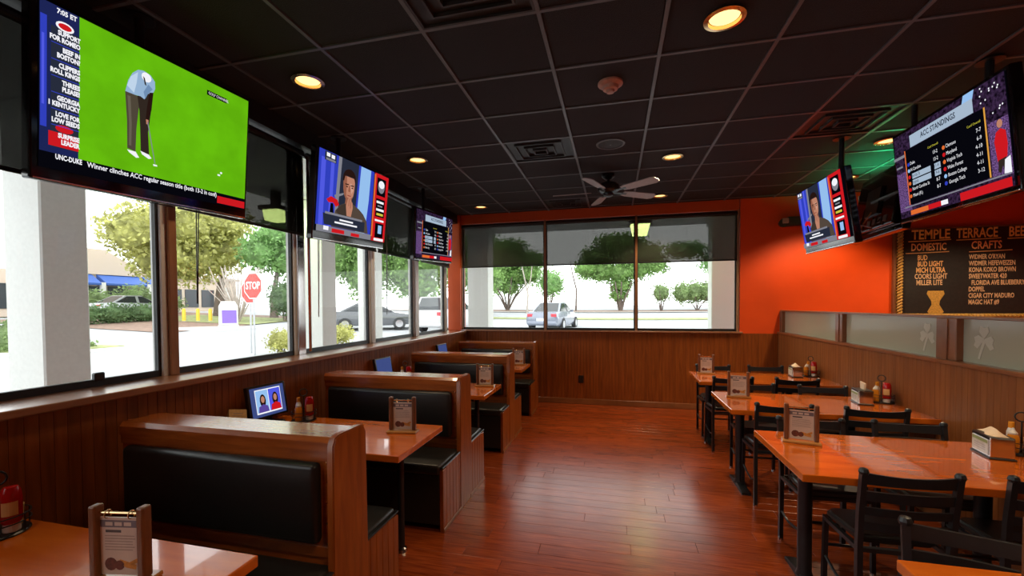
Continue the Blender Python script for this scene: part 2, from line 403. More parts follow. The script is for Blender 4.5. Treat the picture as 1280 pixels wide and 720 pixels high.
for k in range(len(posts)-1):
    a, b = posts[k+1][1], posts[k][0]
    r = bpy.data.objects.new('window_%d' % pn, None); COL.objects.link(r); struct(r, 'frosted glass pane of the partition'); r.location = (XP+.06, a, 1.19); pn += 1
    BX((-.004, .0, .0), (.004, b-a, .295), 'pane', M_pglass, r)
    if k >= 1:      # etched clovers near the pane ends
        for yy in ([.16] if k == 1 else [b-a-.17, .2]):
            q = MB()
            ol = [(0, .165), (-.055, .19), (-.075, .165), (-.065, .135), (-.08, .11), (-.05, .095), (-.01, .14), (.03, .03), (.045, .035), (.012, .145), (.05, .10), (.08, .12), (.068, .145), (.078, .175), (.045, .19), (.005, .17), (.04, .215), (.03, .25), (0, .24), (-.03, .25), (-.04, .215)]
            q.prism([(yy+a_, b_) for a_, b_ in ol], 'x', -.0062, -.0045)
            q.obj('etched_clover', M_etch, r)
# ------------------------------------------------------------------ ceiling fittings
def downlight(x, yy, label, power=22, cone=104, warm=(1, .73, .45)):
    t = thing('downlight', label, 'light', (x, yy, ZC-.006), 0, 'recessed ceiling downlights')
    MB().lathe([(.105, .0), (.105, -.006), (.082, -.010), (.080, .0), (.078, .012), (.072, .012)], n=24, cap=False).obj('trim_ring', M_brass, t, smooth=True)
    MB().lathe([(.0001, .004), (.04, .002), (.076, .008)], n=24, cap=False).obj('bulb', emit('warm_bulb', (1, .56, .20), 2.6), t, smooth=True)
    ld = bpy.data.lights.new('downlight_lamp', 'SPOT'); ld.energy = power; ld.color = warm; ld.spot_size = radians(cone); ld.spot_blend = .45; ld.shadow_soft_size = .06
    lo = bpy.data.objects.new('downlight_lamp', ld); COL.objects.link(lo); lo.parent = t; lo.location = (0, 0, -.02)
    return t
DL = [(.569, 2.504, 'bright round ceiling downlight nearest the camera, right of centre'), (-2.017, 2.502, 'round ceiling downlight above the golf screen end'),
      (-2.005, 4.118, 'round ceiling downlight above the talk show screen'), (.582, 4.694, 'round ceiling downlight right of the ceiling fan'),
      (.617, 6.327, 'round ceiling downlight behind the fan blades near the back window'), (-2.02, 6.32, 'round ceiling downlight in the far left corner'),
      (2.50, 4.755, 'round ceiling downlight between the two right hand screens'),
      (.57, .45, 'round ceiling downlight over the camera spot'), (-2.01, .45, 'round ceiling downlight over the first booth table'),
      (2.5, 2.45, 'round ceiling downlight over the partition glass'), (2.75, 6.0, 'round ceiling downlight washing the orange back wall'),
      (4.3, 5.6, 'round ceiling downlight over the chalkboard'), (4.3, 3.4, 'round ceiling downlight in the bar beyond the partition')]
for i, (x, yy, lb) in enumerate(DL): downlight(x, yy, lb, (20 if yy < 1 else 42) if x < -1 else 92 if i < 10 else 150, 104 if i < 10 else 122)

def diffuser(i, j, label):
    x, yy = gx[i]+SX/2, gy[j]+SY/2
    t = thing('air_diffuser', label, 'vent', (x, yy, ZC+.01), 0, 'ceiling air diffusers')
    hx, hy = SX/2-.013, SY/2-.012
    BX((-hx, -hy, .0), (hx, hy, .012), 'back_plate', M_gasket, t)
    for k, s in enumerate((1, .72, .46, .22)):
        q = MB(); a, b = hx*s, hy*s; w = .012; z0 = -.014-.004*k; z1 = .0
        for (x0, y0, x1, y1) in ((-a, -b, a, -b+w), (-a, b-w, a, b), (-a, -b+w, -a+w, b-w), (a-w, -b+w, a, b-w)): q.box((x0, y0, z0), (x1, y1, z1))
        q.obj('louvre_ring', plain('vent_grey', (.035, .035, .035), .5), t)
    return t
diffuser(2, 4, 'large square black air diffuser at the top of the photo')
diffuser(2, 8, 'square dark air diffuser in front of the ceiling fan')
diffuser(2, 12, 'dark square air diffuser near the back windows')
diffuser(6, 8, 'dark square air diffuser between the right hand screens')
t = thing('smoke_detector', 'pinkish round smoke detector on a ceiling tile', 'smoke detector', (-.03, 3.05, ZC+.003))
MB().lathe([(.085, .0), (.085, -.012), (.060, -.026)], n=24).obj('base', plain('detector_beige', (.55, .32, .24), .5), t, smooth=True)
MB().lathe([(.058, -.024), (.050, -.046), (.030, -.052), (.026, -.066), (.001, -.068)], n=24).obj('sensor_head', plain('detector_beige', (.5, .3, .22), .5), t, smooth=True)
t = thing('ceiling_speaker', 'round dark ceiling speaker with pale rim beside the diffuser', 'speaker', (-.04, 4.19, ZC+.003))
MB().lathe([(.135, 0), (.135, -.008), (.118, -.010), (.116, -.002)], n=28, cap=False).obj('rim', M_tee, t, smooth=True)
MB().lathe([(.118, -.002), (.06, -.008), (.001, -.009)], n=28).obj('grille', plain('speaker_grille', (.02, .02, .02), .6), t, smooth=True)
MB().lathe([(.010, -.008), (.008, -.014)], n=10).obj('centre_bolt', M_tee, t)

# ceiling fan at rest
t = thing('ceiling_fan', 'dark ceiling fan with pale blades hanging near the back windows', 'fan', (-.075, 5.15, ZC))
MB().lathe([(.075, 0), (.075, -.03), (.04, -.06), (.015, -.065), (.015, -.11)], n=20).obj('canopy', M_black, t, smooth=True)
MB().lathe([(.03, -.09), (.10, -.11), (.125, -.14), (.125, -.19), (.09, -.215), (.05, -.22)], n=24).obj('motor', M_black, t, smooth=True)
MB().lathe([(.05, -.215), (.06, -.225), (.055, -.25), (.03, -.262), (.001, -.265)], n=20).obj('switch_cup', M_black, t, smooth=True)
M_blade = plain('fan_blade_grey', (.42, .40, .39), .4, var=.08)
for k in range(5):
    a = radians(-38+72*k); mt = Matrix.Rotation(a, 4, 'Z') @ Matrix.Rotation(radians(-13), 4, 'X')
    q = MB(); ol = [(.20, -.045), (.26, -.058), (.60, -.068), (.645, -.045), (.66, 0), (.645, .045), (.60, .068), (.26, .058), (.20, .045)]
    q.prism(ol, 'z', -.004, .004); 
    for v in q.b.verts: v.co = mt @ v.co; v.co.z -= .205
    bl = q.obj('blade', M_blade, t)
    q = MB(); q.box((.08, -.018, -.006), (.25, .018, -.0045+.0005), bev=.0)
    for v in q.b.verts: v.co = mt @ v.co; v.co.z -= .205
    q.obj('blade_iron', M_black, bl)

# emergency light on the orange wall
t = thing('emergency_light', 'dark emergency light with one pale lamp head on the orange wall', 'emergency light', (2.47, YB, 2.76))
MB().box((-.09, -.10, -.065), (.16, .0, .065), bev=.012, seg=2).obj('housing', plain('dark_housing', (.03, .022, .018), .4), t)
MB().lathe([(.05, 0), (.062, -.07), (.058, -.075)], (-.145, -.03, -.02), 16, 'y').obj('lamp_head', plain('dark_housing', (.03, .022, .018), .4), t, smooth=True)
MB().box((-.165, -.118, -.03), (-.085, -.085, .045), bev=.008).obj('lamp_lens', plain('pale_lens', (.5, .36, .28), .3), t)
MB().box((-.11, -.06, -.012), (-.08, -.03, .012)).obj('swivel_arm', M_black, t)

# wall outlet
t = thing('wall_outlet', 'black power outlet on the back wall panelling', 'outlet', (-.53, YB-.003, .40))
MB().box((-.04, -.006, -.06), (.04, 0, .06), bev=.003).obj('cover_plate', M_black, t)
for z in (-.024, .024): MB().box((-.017, -.009, z-.015), (.017, -.006, z+.015), bev=.003).obj('socket', M_gasket, t)
MB().lathe([(.004, -.008), (.004, -.006)], (0, 0, 0), 8, 'y').obj('screw', M_chrome, t)

# ------------------------------------------------------------------ booths (left)
BX0, BX1, ZT = XL+.08, -1.17, 1.028
def booth(yc, half_n, half_f, near, far, label):
    """yc centre of the back; half_* bench reach from centre on the near / far side"""
    t = thing('booth_bench', label, 'booth', ((BX0+BX1)/2, yc, 0), 0, 'wooden booths along the left wall')
    hx = (BX1-BX0)/2; bt = .095
    # carcass of the back between the end panels
    q = MB(); q.box((-hx, -bt, .06), (hx-.03, bt, ZT-.065), bev=.003); q.obj('back_panel', M_booth, t)
    # capping: front fascia boards and rounded cap
    q = MB(); pr = [(-bt-.012, ZT-.062), (bt+.012, ZT-.062), (bt+.012, ZT-.02), (bt-.006, ZT), (-bt+.006, ZT), (-bt-.012, ZT-.02)]
    q.prism(pr, 'x', -hx, hx-.03); q.obj('top_cap', M_booth, t)
    for s in ([-1] if near else [])+([1] if far else []):
        q = MB(); q.box((-hx, s*(bt+.001)-.007, ZT-.105), (hx-.03, s*(bt+.001)+.007, ZT-.062+.002), bev=.002); q.obj('upper_rail', M_booth, t)
        q = MB(); q.box((-hx, s*(bt+.001)-.007, .50), (hx-.03, s*(bt+.001)+.007, .545), bev=.002); q.obj('lower_rail', M_booth, t)
        q = MB(); lo, hi = sorted((s*(bt-.01), s*(bt+.045)))
        q.box((-hx+.05, lo, .565), (hx-.075, hi, ZT-.108), bev=.026, seg=4)
        q.obj('back_cushion', M_vinyl, t, smooth=True)
        for k in range(9):   # nail heads by the end
            zz = .56+k*.045
            MB().lathe([(.006, 0), (.004, s*.005)], (hx-.05, s*bt, zz), 8, 'y').obj('nail_head', M_brass, t) if k % 2 == 0 else None
        reach = half_n if s < 0 else half_f
        lo, hi = sorted((s*bt, s*reach))
        q = MB(); q.box((-hx, *( [lo] ), .05), (hx-.03, hi-.0, .40), bev=.002)
        # kick face in black, set back
        q.obj('seat_box', M_kick, t)
        lo, hi = sorted((s*(bt+.002), s*(reach+.012)))
        q = MB(); q.box((-hx, lo, .40), (hx-.022, hi, .475), bev=.022, seg=3); q.obj('seat_cushion', M_vinylseat, t, smooth=True)
        # chrome strip on the cushion's aisle end
        lo, hi = sorted((s*(bt+.03), s*(reach+.004)))
        MB().box((hx-.022, lo, .452), (hx+.002, hi, .462), bev=.003).obj('edge_strip', M_black, t)
        # beaded bench end
        q = MB(); e0, e1 = (s*bt, s*reach); n = 6; st = (e1-e0)/n
        for k in range(n):
            a, b = sorted((e0+st*k, e0+st*(k+1)))
            q.box((hx-.028, a+.0008, .0), (hx, b-.0008, .452-(.012 if k == n-1 else 0)), bev=.003)
        q.obj('bench_end', M_boothv, t)
        lo, hi = sorted((s*bt, s*(reach+.002)))
        MB().box((hx, lo, 0), (hx+.008, hi, .03), bev=.002).obj('toe_trim', M_trim, t)
    # tall end panel with rounded top
    nb = -bt-.028 if near else -bt-.01
    nf = bt+.028 if far else bt+.01
    pr = [(nb-.012, 0), (nf+.012, 0), (nf, ZT-.03), (nf-.018, ZT+.004), (nf-.05, ZT+.012), (nb+.05, ZT+.012), (nb+.018, ZT+.004), (nb, ZT-.03)]
    q = MB(); q.prism(pr, 'x', hx-.03, hx+.004, bev=.005, seg=2); q.obj('end_panel', M_boothv, t, smooth=True)
    return t
booth(1.685, .50, .43, True, True, 'wooden booth with black padded back, nearest the camera')
booth(3.215, .47, .48, True, True, 'wooden booth with black padded back, second from the camera')
booth(4.80, .42, .50, True, True, 'wooden booth with black padded back, third from the camera')
booth(6.40, .45, .45, True, False, 'wooden booth facing the camera, farthest and beside the back wall')

def booth_table(y0, y1, label):
    x0, x1 = XL+.004, -1.165
    t = thing('booth_table', label, 'table', ((x0+x1)/2, (y0+y1)/2, 0), 0, 'booth tables along the left wall')
    hx, hy = (x1-x0)/2, (y1-y0)/2
    MB().box((-hx, -hy, .725), (hx, hy, .765), bev=.005, seg=2).obj('table_top', M_table, t)
    MB().box((-hx, -hy+.05, .70), (hx-.12, hy-.05, .725)).obj('underframe', M_black, t)
    MB().tube([(hx-.19, .06, .71), (hx-.19, .06, .02)], .022, 12).obj('leg', M_iron, t)
    MB().lathe([(.04, 0), (.034, .018), (.022, .026)], (hx-.19, .06, 0), 14).obj('foot', M_chrome, t)
booth_table(.50, 1.165, 'glossy orange booth table at the lower left corner of the photo')
booth_table(2.115, 2.735, 'glossy booth table between the first and second booths')
booth_table(3.705, 4.30, 'glossy booth table between the second and third booths')
booth_table(5.31, 5.90, 'glossy booth table in front of the farthest booth')

# ------------------------------------------------------------------ dining tables (right)
def dining_table(y0, y1, label):
    x0, x1 = .905, XP-.004
    t = thing('dining_table', label, 'table', ((x0+x1)/2, (y0+y1)/2, 0), 0, 'dining tables along the glass partition')
    hx, hy = (x1-x0)/2, (y1-y0)/2
    MB().box((-hx, -hy, .712), (hx, hy, .752), bev=.005, seg=2).obj('table_top', M_table, t)
    for x in (-hx+.16, hx-.40):
        MB().box((x-.04, -.2, .70), (x+.04, .2, .712)).obj('top_plate', M_iron, t)
        MB().lathe([(.045, .03), (.036, .06), (.036, .66), (.05, .70)], (x, 0, 0), 16).obj('column', M_iron, t, smooth=True)
        q = MB(); q.prism([(-.20, 0), (-.20, .018), (-.03, .045), (.03, .045), (.20, .018), (.20, 0)], 'x', x-.033, x+.033, bev=.003); q.obj('foot', M_iron, t)
dining_table(.88, 1.645, 'glossy orange dining table at the lower right corner of the photo')
dining_table(2.365, 3.13, 'glossy orange dining table second from the camera by the partition')
dining_table(3.69, 4.43, 'glossy orange dining table third from the camera by the partition')
dining_table(4.97, 5.70, 'glossy orange dining table farthest from the camera by the partition')

# chairs
def make_chair():
    t = thing('ladderback_chair', 'x', 'chair', (0, 0, 0), 0, 'black ladder-back chairs at the dining tables')
    w = .185
    for s in (-1, 1):
        q = MB(); pts = [(s*w, -.165, 0), (s*w, -.16, .45), (s*(w+.002), -.172, .62), (s*(w+.004), -.198, .812)]
        for a, b in zip(pts, pts[1:]): q.bar(a, b, .024, .026, up=(0, 1, 0))
        q.lathe([(.018, -.004), (.021, .008), (.016, .022), (.004, .027)], (s*(w+.004), -.199, .808), 12)
        q.obj('back_post', M_iron, t)
        MB().lathe([(.0155, 0), (.0155, .012)], (s*w, -.165, 0), 10).obj('foot_glide', M_chrome, t)
        q = MB(); q.bar((s*w, .155, 0), (s*w*.97, .15, .44), .022, .022, up=(0, 1, 0)); q.obj('leg', M_iron, t)
        MB().lathe([(.0145, 0), (.0145, .012)], (s*w, .155, 0), 10).obj('foot_glide', M_chrome, t)
        q = MB(); q.tube([(s*w, -.16, .20), (s*w*.995, -.05, .175), (s*w*.99, .06, .19), (s*w*.98, .15, .22)], .008, 6); q.obj('side_stretcher', M_iron, t)
    def slat(z0, z1, name):
        q = MB(); n = 8; yb = lambda z: -.172-.026*max(0, (z-.62))/.19
        vs = []
        for i in range(n+1):
            x = -w+2*w*i/n; d = -.022*(1-(2*i/n-1)**2)
            for (z, dy) in ((z0, -.006), (z1, -.006), (z1, .006), (z0, .006)): vs.append((x, yb(z)+d+dy, z-(.010*(1-(2*i/n-1)**2) if z == z1 and name == 'top_rail' else 0)))
        fs = [(i*4+k, i*4+(k+1) % 4, (i+1)*4+(k+1) % 4, (i+1)*4+k) for i in range(n) for k in range(4)]+[(3, 2, 1, 0), (n*4, n*4+1, n*4+2, n*4+3)]
        q._new(vs, fs); q.obj(name, M_iron, t)
    slat(.755, .812, 'top_rail'); slat(.675, .722, 'slat'); slat(.605, .642, 'slat'); slat(.535, .572, 'slat')
    # seat: rounded trapezoid
    ol = []
    for cx, cy, r, a0 in ((.185, .165, .05, 0), (-.185, .165, .05, 90), (-.17, -.125, .04, 180), (.17, -.125, .04, 270)):
        for k in range(5):
            a = radians(a0+k*22.5); ol.append((cx-math.copysign(r, cx)+r*cos(a), cy-math.copysign(r, cy)+r*sin(a)))
    q = MB(); q.prism(ol, 'z', .44, .482, bev=.014, seg=3); q.obj('seat', M_vinylseat, t, smooth=True)
    q = MB()
    for a, b in (((-w, -.16, .43), (w, -.16, .43)), ((-w, .15, .43), (w, .15, .43)), ((-w, -.16, .43), (-w, .15, .43)), ((w, -.16, .43), (w, .15, .43))): q.bar(a, b, .02, .02)
    q.obj('seat_frame', M_iron, t)
    MB().tube([(-w, .15, .28), (w, .15, .28)], .008, 6).obj('front_stretcher', M_iron, t)
    return t
first = make_chair(); used = [False]
def chair(x, yy, rz, label):
    c = first if not used[0] else copy_tree(first)
    used[0] = True
    c.location = (x, yy, 0); c.rotation_euler = (0, 0, rz); c['label'] = label
B = 'black ladder-back chair '
chair(1.307, 2.49, radians(2), B+'seen from behind at the second table, aisle end')
chair(1.905, 2.52, radians(-1), B+'seen from behind at the second table, cut by the right edge')
chair(1.285, 3.035, pi+radians(2), B+'facing the camera across the second table, behind the menu stand')
chair(1.852, 3.065, pi, B+'facing the camera across the second table, wall end')
chair(1.262, 3.845, radians(1), B+'seen from behind at the third table, aisle end')
chair(1.88, 3.845, radians(-2), B+'seen from behind at the third table, wall end')
chair(1.29, 4.335, pi, B+'facing the camera across the third table, aisle end')
chair(1.89, 4.33, pi, B+'facing the camera across the third table, wall end')
chair(1.207, 5.10, radians(3), B+'seen from behind at the farthest table, aisle end')
chair(1.833, 5.125, radians(-1), B+'seen from behind at the farthest table, wall end')
chair(1.21, 5.62, pi, B+'facing the camera across the farthest table, aisle end')
chair(1.832, 5.66, pi+radians(3), B+'facing the camera across the farthest table, wall end')
chair(1.132, 1.547, pi-radians(18), B+'turned askew behind the lower right corner table')

# ------------------------------------------------------------------ televisions
def tv_matrix(c, a, t_, ro):
    r = Vector((cos(a), sin(a), 0)); n0 = Vector((sin(a), -cos(a), 0)); up = Vector((0, 0, 1)); u = up*cos(t_)+n0*sin(t_)
    r, u = r*cos(ro)+u*sin(ro), u*cos(ro)-r*sin(ro)
    mt = Matrix((r, u.cross(r), u)).transposed().to_4x4(); mt.translation = Vector(c); return mt
class Pic:
    """flat picture on a screen in 0..1 coordinates of the whole set's front"""
    def __init__(s, w, h): s.w, s.h = w, h; s.q = MB(); s.mats = []; s.k = 0
    def P(s, x, z, d=0): return Vector(((x-.5)*s.w, -.0405-.00035*s.k-d, (z-.5)*s.h))
    def poly(s, pts, mt):
        if mt not in s.mats: s.mats.append(mt)
        s.q.mi = s.mats.index(mt); s.k += 1
        s.q.poly([s.P(*p) for p in pts])
    def rect(s, x0, z0, x1, z1, mt): s.poly([(x0, z0), (x1, z0), (x1, z1), (x0, z1)], mt)
    def ell(s, cx, cz, rx, rz, mt, n=16): s.poly([(cx+rx*cos(2*pi*i/n), cz+rz*sin(2*pi*i/n)) for i in range(n)], mt)
    def text(s, scr, t, x, z, size, mt, align='LEFT', **k):
        p = s.P(x, z, .0008); text(t, size*s.h, mt, scr, p, align=align, **k)
    def done(s, scr): s.q.obj('screen_picture', s.mats, scr, recalc=False)
def E_(n, c, st=1.0, noise=0, scale=20): return emit('screen_'+n, c, st, noise, scale)
e_white = E_('white', (.9, .9, .95)); e_dark = E_('dark', (.002, .002, .004)); e_navy = E_('navy', (.012, .018, .09)); e_blue = E_('blue', (.03, .05, .5))
e_green = E_('turf', (.125, .47, .004), 1.0, .10, 6); e_red = E_('red', (.6, .01, .015)); e_sky = E_('pale_blue', (.30, .52, .85)); e_lav = E_('violet_blue', (.08, .10, .75))
e_skin = E_('skin', (.50, .22, .14)); e_hair = E_('hair', (.02, .008, .006)); e_shirt = E_('shirt', (.30, .45, .65)); e_trouser = E_('trousers', (.075, .06, .04))
e_trouser2 = E_('trousers_dark', (.03, .02, .015)); e_jacket = E_('jacket', (.085, .06, .045)); e_grey = E_('grey', (.22, .22, .26)); e_mid = E_('dark_blue_grey', (.02, .025, .045))
e_purple = E_('crowd', (.12, .06, .18), 1, .9, 120); e_gold = E_('gold', (.75, .35, .05)); e_orange = E_('orange_edge', (.75, .15, .03)); e_title = E_('title_bar', (.38, .48, .60)); e_yel = E_('yellow', (.6, .55, .05))
e_arena = E_('arena', (.025, .012, .035), 1, .9, 60)

def tv(key, label, w, q, draw, post=None):
    h = q[5]; M = tv_matrix(q[:3], q[3], q[4], q[6])
    t = thing('television', label, 'television', mtx=M, group='flat screen televisions')
    b = .022
    qd = MB(); qd.box((-w/2, -.035, -h/2), (w/2, .02, h/2), bev=.008, seg=2); qd.obj('bezel', M_blackgloss, t)
    qd = MB(); qd.box((-w*.40, .02, -h*.40), (w*.40, .055, h*.38), bev=.012, seg=2); qd.obj('rear_housing', M_black, t)
    MB().box((-w/2+.01, -.041, -h/2+.004), (w/2-.01, -.030, -h/2+.012), bev=.002).obj('bottom_strip', M_chrome, t)
    return t, M
def mount(t, M, pole_xyz):
    """bracket on the back and a pole to the ceiling, in world coordinates"""
    inv = M.inverted(); q = MB()
    back = M @ Vector((0, .055, 0)); p = Vector(pole_xyz)
    q.box((-.12, .055, -.10), (.12, .075, .10)); q.obj('mount_plate', M_iron, t)
    q = MB(); pts = [inv @ (M @ Vector((0, .07, 0))), inv @ Vector((p.x, p.y, (M @ Vector((0, .07, 0))).z)), inv @ Vector((p.x, p.y, ZC-.003))]
    q.tube(pts, .022, 10); q.obj('mount_pole', M_iron, t)
    q = MB(); q.lathe([(.07, ZC-.012), (.07, ZC-.0035)], (p.x, p.y, 0), 16)
    for v in q.b.verts: v.co = inv @ v.co
    q.obj('ceiling_flange', M_iron, t)

# golf
def draw_golf(t, w, h):
    scr = MB().box(((.028-.5)*w, -.0395, (.075-.5)*h), ((.982-.5)*w, -.034, (.975-.5)*h)).obj('screen', e_dark, t)
    p = Pic(w, h)
    p.rect(.155, .165, .982, .975, e_green)
    p.rect(.028, .165, .155, .975, e_navy); p.rect(.03, .30, .05, .9, e_blue); p.rect(.034, .42, .042, .8, e_lav)
    p.rect(.062, .20, .155, .86, e_mid)
    p.rect(.028, .075, .982, .165, e_dark)
    p.rect(.80, .085, .98, .14, e_red)
    p.rect(.055, .205, .155, .285, e_red)
    p.ell(.106, .877, .030, .026, e_white); p.ell(.106, .877, .022, .017, e_red)
    p.ell(.106, .31, .030, .022, e_red, 14)
    for z in (.77, .68, .59, .50, .41, .32): p.rect(.062, z, .155, z+.004, e_blue)
    # golfer bending over a putt
    p.poly([(.324, .662), (.334, .483), (.337, .31), (.372, .30), (.374, .45), (.382, .58), (.39, .66)], e_trouser)
    p.poly([(.375, .66), (.385, .57), (.39, .45), (.394, .315), (.432, .30), (.425, .45), (.437, .60), (.44, .72)], e_trouser2)
    p.poly([(.336, .30), (.372, .30), (.388, .268), (.375, .262), (.345, .285)], e_white)
    p.poly([(.392, .315), (.43, .305), (.443, .285), (.43, .276), (.40, .295)], e_white)
    p.poly([(.324, .66), (.335, .735), (.352, .79), (.375, .825), (.40, .835), (.43, .825), (.45, .795), (.452, .75), (.441, .71), (.42, .70), (.405, .655), (.388, .665), (.365, .66)], e_shirt)
    p.ell(.412, .80, .022, .03, e_white, 12)
    p.poly([(.33, .70), (.345, .765), (.375, .81), (.37, .74), (.36, .67)], E_('shirt_light', (.52, .66, .82))); p.poly([(.40, .70), (.42, .76), (.44, .74), (.42, .70), (.408, .66)], E_('shirt_shade', (.16, .27, .45)))
    p.poly([(.332, .64), (.345, .64), (.352, .47), (.352, .33), (.342, .33), (.341, .47)], E_('trouser_light', (.13, .11, .08)))
    p.poly([(.396, .80), (.404, .79), (.412, .745), (.404, .75)], e_trouser2)
    p.poly([(.425, .71), (.443, .72), (.436, .60), (.420, .505), (.410, .51), (.415, .60)], e_hair)
    p.poly([(.412, .53), (.423, .53), (.424, .50), (.414, .50)], e_skin)
    p.poly([(.4175, .515), (.4225, .515), (.459, .255), (.455, .255)], e_grey)
    p.poly([(.448, .25), (.466, .25), (.468, .24), (.45, .238)], e_white)
    p.ell(.812, .322, .007, .008, e_white, 10); p.rect(.79, .295, .806, .307, e_white)
    p.poly([(.712, .870), (.831, .870), (.831, .905), (.712, .905)], e_dark)
    p.done(scr)
    p.text(scr, 'GOLF CHANNEL', .720, .887, .028, e_white, xs=.8)
    p.text(scr, '7:05 ET', .140, .944, .036, e_white, 'RIGHT', bold=.001, xs=.8)
    rows = [(.813, 'SUPPORT', 'FOR ROMEO'), (.725, 'BEEF IN', 'BOSTON?'), (.636, 'CLIPPERS', 'ROLL KINGS'), (.546, 'THREES', 'PLEASE!'), (.456, 'GEORGIA', '1 KENTUCKY'), (.366, 'LOVE FOR', 'LOW SEEDS'), (.250, 'SURPRISE', 'LEADER')]
    for z, a, b in rows:
        p.text(scr, a, .152, z+.017, .036, e_white, 'RIGHT', bold=.0014, xs=.66); p.text(scr, b, .152, z-.018, .036, e_white, 'RIGHT', bold=.0014, xs=.66)
    p.text(scr, 'UNC-DUKE', .072, .145, .040, e_white, bold=.001, xs=.60)
    p.text(scr, 'Winner clinches ACC regular season title (both 13-2 in conf)', .180, .142, .044, e_white, bold=.0006, xs=.76)
# studio talk show
def draw_studio(t, w, h, mic=True):
    scr = MB().box(((.022-.5)*w, -.0395, (.095-.5)*h), ((.982-.5)*w, -.034, (.978-.5)*h)).obj('screen', e_dark, t)
    p = Pic(w, h)
    p.rect(.022, .165, .75, .978, e_blue); p.rect(.05, .165, .10, .90, e_lav); p.rect(.16, .165, .20, .978, e_lav)
    p.poly([(.26, .978), (.52, .978), (.50, .2), (.24, .2)], e_mid)
    p.poly([(.25, .978), (.29, .978), (.27, .3), (.23, .3)], e_grey)
    p.poly([(.55, .975), (.72, .975), (.66, .165), (.52, .165)], e_sky); p.poly([(.70, .978), (.75, .978), (.75, .165), (.68, .165)], e_blue)
    # man leaning on his hand
    p.poly([(.20, .17), (.24, .36), (.30, .44), (.37, .48), (.46, .49), (.55, .45), (.62, .40), (.68, .32), (.71, .17)], e_jacket)
    p.poly([(.36, .47), (.40, .36), (.46, .48)], e_grey)
    e_skin2 = E_('skin_shade', (.30, .11, .065)); e_skin3 = E_('skin_light', (.62, .33, .24))
    p.poly([(.355, .44), (.36, .54), (.44, .54), (.455, .45)], e_skin2)
    p.poly([(.318, .72), (.322, .64), (.335, .575), (.36, .525), (.40, .495), (.435, .52), (.458, .58), (.468, .64), (.472, .74), (.46, .79), (.33, .79)], e_skin)
    p.poly([(.318, .72), (.322, .64), (.335, .575), (.36, .525), (.378, .51), (.362, .60), (.365, .70), (.36, .79), (.33, .79)], e_skin2)
    p.poly([(.345, .575), (.36, .525), (.40, .495), (.435, .52), (.455, .575), (.43, .55), (.40, .545), (.37, .55)], e_skin2)
    p.poly([(.405, .72), (.425, .72), (.455, .65), (.43, .60)], e_skin3)
    p.poly([(.305, .73), (.312, .80), (.335, .85), (.37, .875), (.41, .882), (.45, .86), (.475, .82), (.482, .76), (.474, .72), (.466, .775), (.44, .80), (.40, .79), (.36, .80), (.335, .785), (.325, .73)], e_hair)
    for x0 in (.342, .412):
        p.poly([(x0, .702), (x0+.045, .708), (x0+.045, .694), (x0, .690)], e_hair); p.ell(x0+.024, .672, .013, .008, e_hair, 8)
    p.poly([(.390, .69), (.402, .69), (.412, .625), (.398, .615), (.383, .622)], e_skin2)
    p.poly([(.372, .578), (.425, .578), (.42, .566), (.378, .566)], E_('lips', (.30, .07, .05)))
    p.poly([(.365, .44), (.385, .53), (.405, .555), (.42, .545), (.428, .52), (.45, .50), (.458, .44), (.44, .33), (.38, .33)], e_skin)
    p.poly([(.40, .54), (.408, .54), (.405, .45), (.398, .45)], e_skin2); p.poly([(.425, .51), (.432, .51), (.428, .43), (.42, .43)], e_skin2)
    p.poly([(.24, .36), (.30, .44), (.36, .47), (.38, .33), (.34, .25)], E_('jacket_dark', (.05, .034, .026)))
    if mic:
        p.poly([(.22, .50), (.32, .56), (.325, .585), (.21, .53)], e_grey); p.poly([(.12, .46), (.17, .505), (.25, .485), (.275, .43), (.235, .40), (.20, .44), (.145, .43)], e_red); p.poly([(.17, .43), (.20, .43), (.22, .25), (.16, .25)], e_dark)
    p.rect(.022, .095, .75, .165, e_grey)
    p.poly([(.086, .304), (.64, .304), (.64, .18), (.105, .18)], e_mid); p.rect(.11, .30, .60, .325, e_grey)
    p.rect(.20, .105, .36, .15, e_red); p.rect(.45, .10, .57, .14, e_red); p.rect(.10, .12, .16, .165, e_white)
    # side column of thumbnails
    p.rect(.752, .095, .982, .978, e_red); p.rect(.745, .15, .768, .96, e_orange)
    p.rect(.79, .70, .94, .93, e_dark); p.ell(.865, .82, .055, .085, e_grey); p.ell(.865, .85, .05, .05, e_white)
    p.rect(.79, .42, .94, .66, e_dark); p.rect(.80, .60, .92, .63, e_white); p.rect(.82, .555, .90, .575, e_grey); p.rect(.80, .50, .93, .53, e_white); p.rect(.81, .44, .92, .47, e_yel)
    p.rect(.79, .36, .94, .385, e_white); p.rect(.80, .145, .94, .335, e_dark); p.rect(.85, .20, .91, .31, e_sky)
    p.rect(.79, .10, .95, .135, e_white)
    p.rect(.066, .87, .20, .965, e_mid); p.rect(.085, .915, .125, .955, e_white); p.rect(.14, .91, .18, .95, e_white); p.rect(.08, .875, .19, .898, e_grey)
    for z, x0, x1 in ((.262, .28, .46), (.225, .22, .52)): p.rect(x0, z-.010, x1, z+.010, e_white)
    p.done(scr)
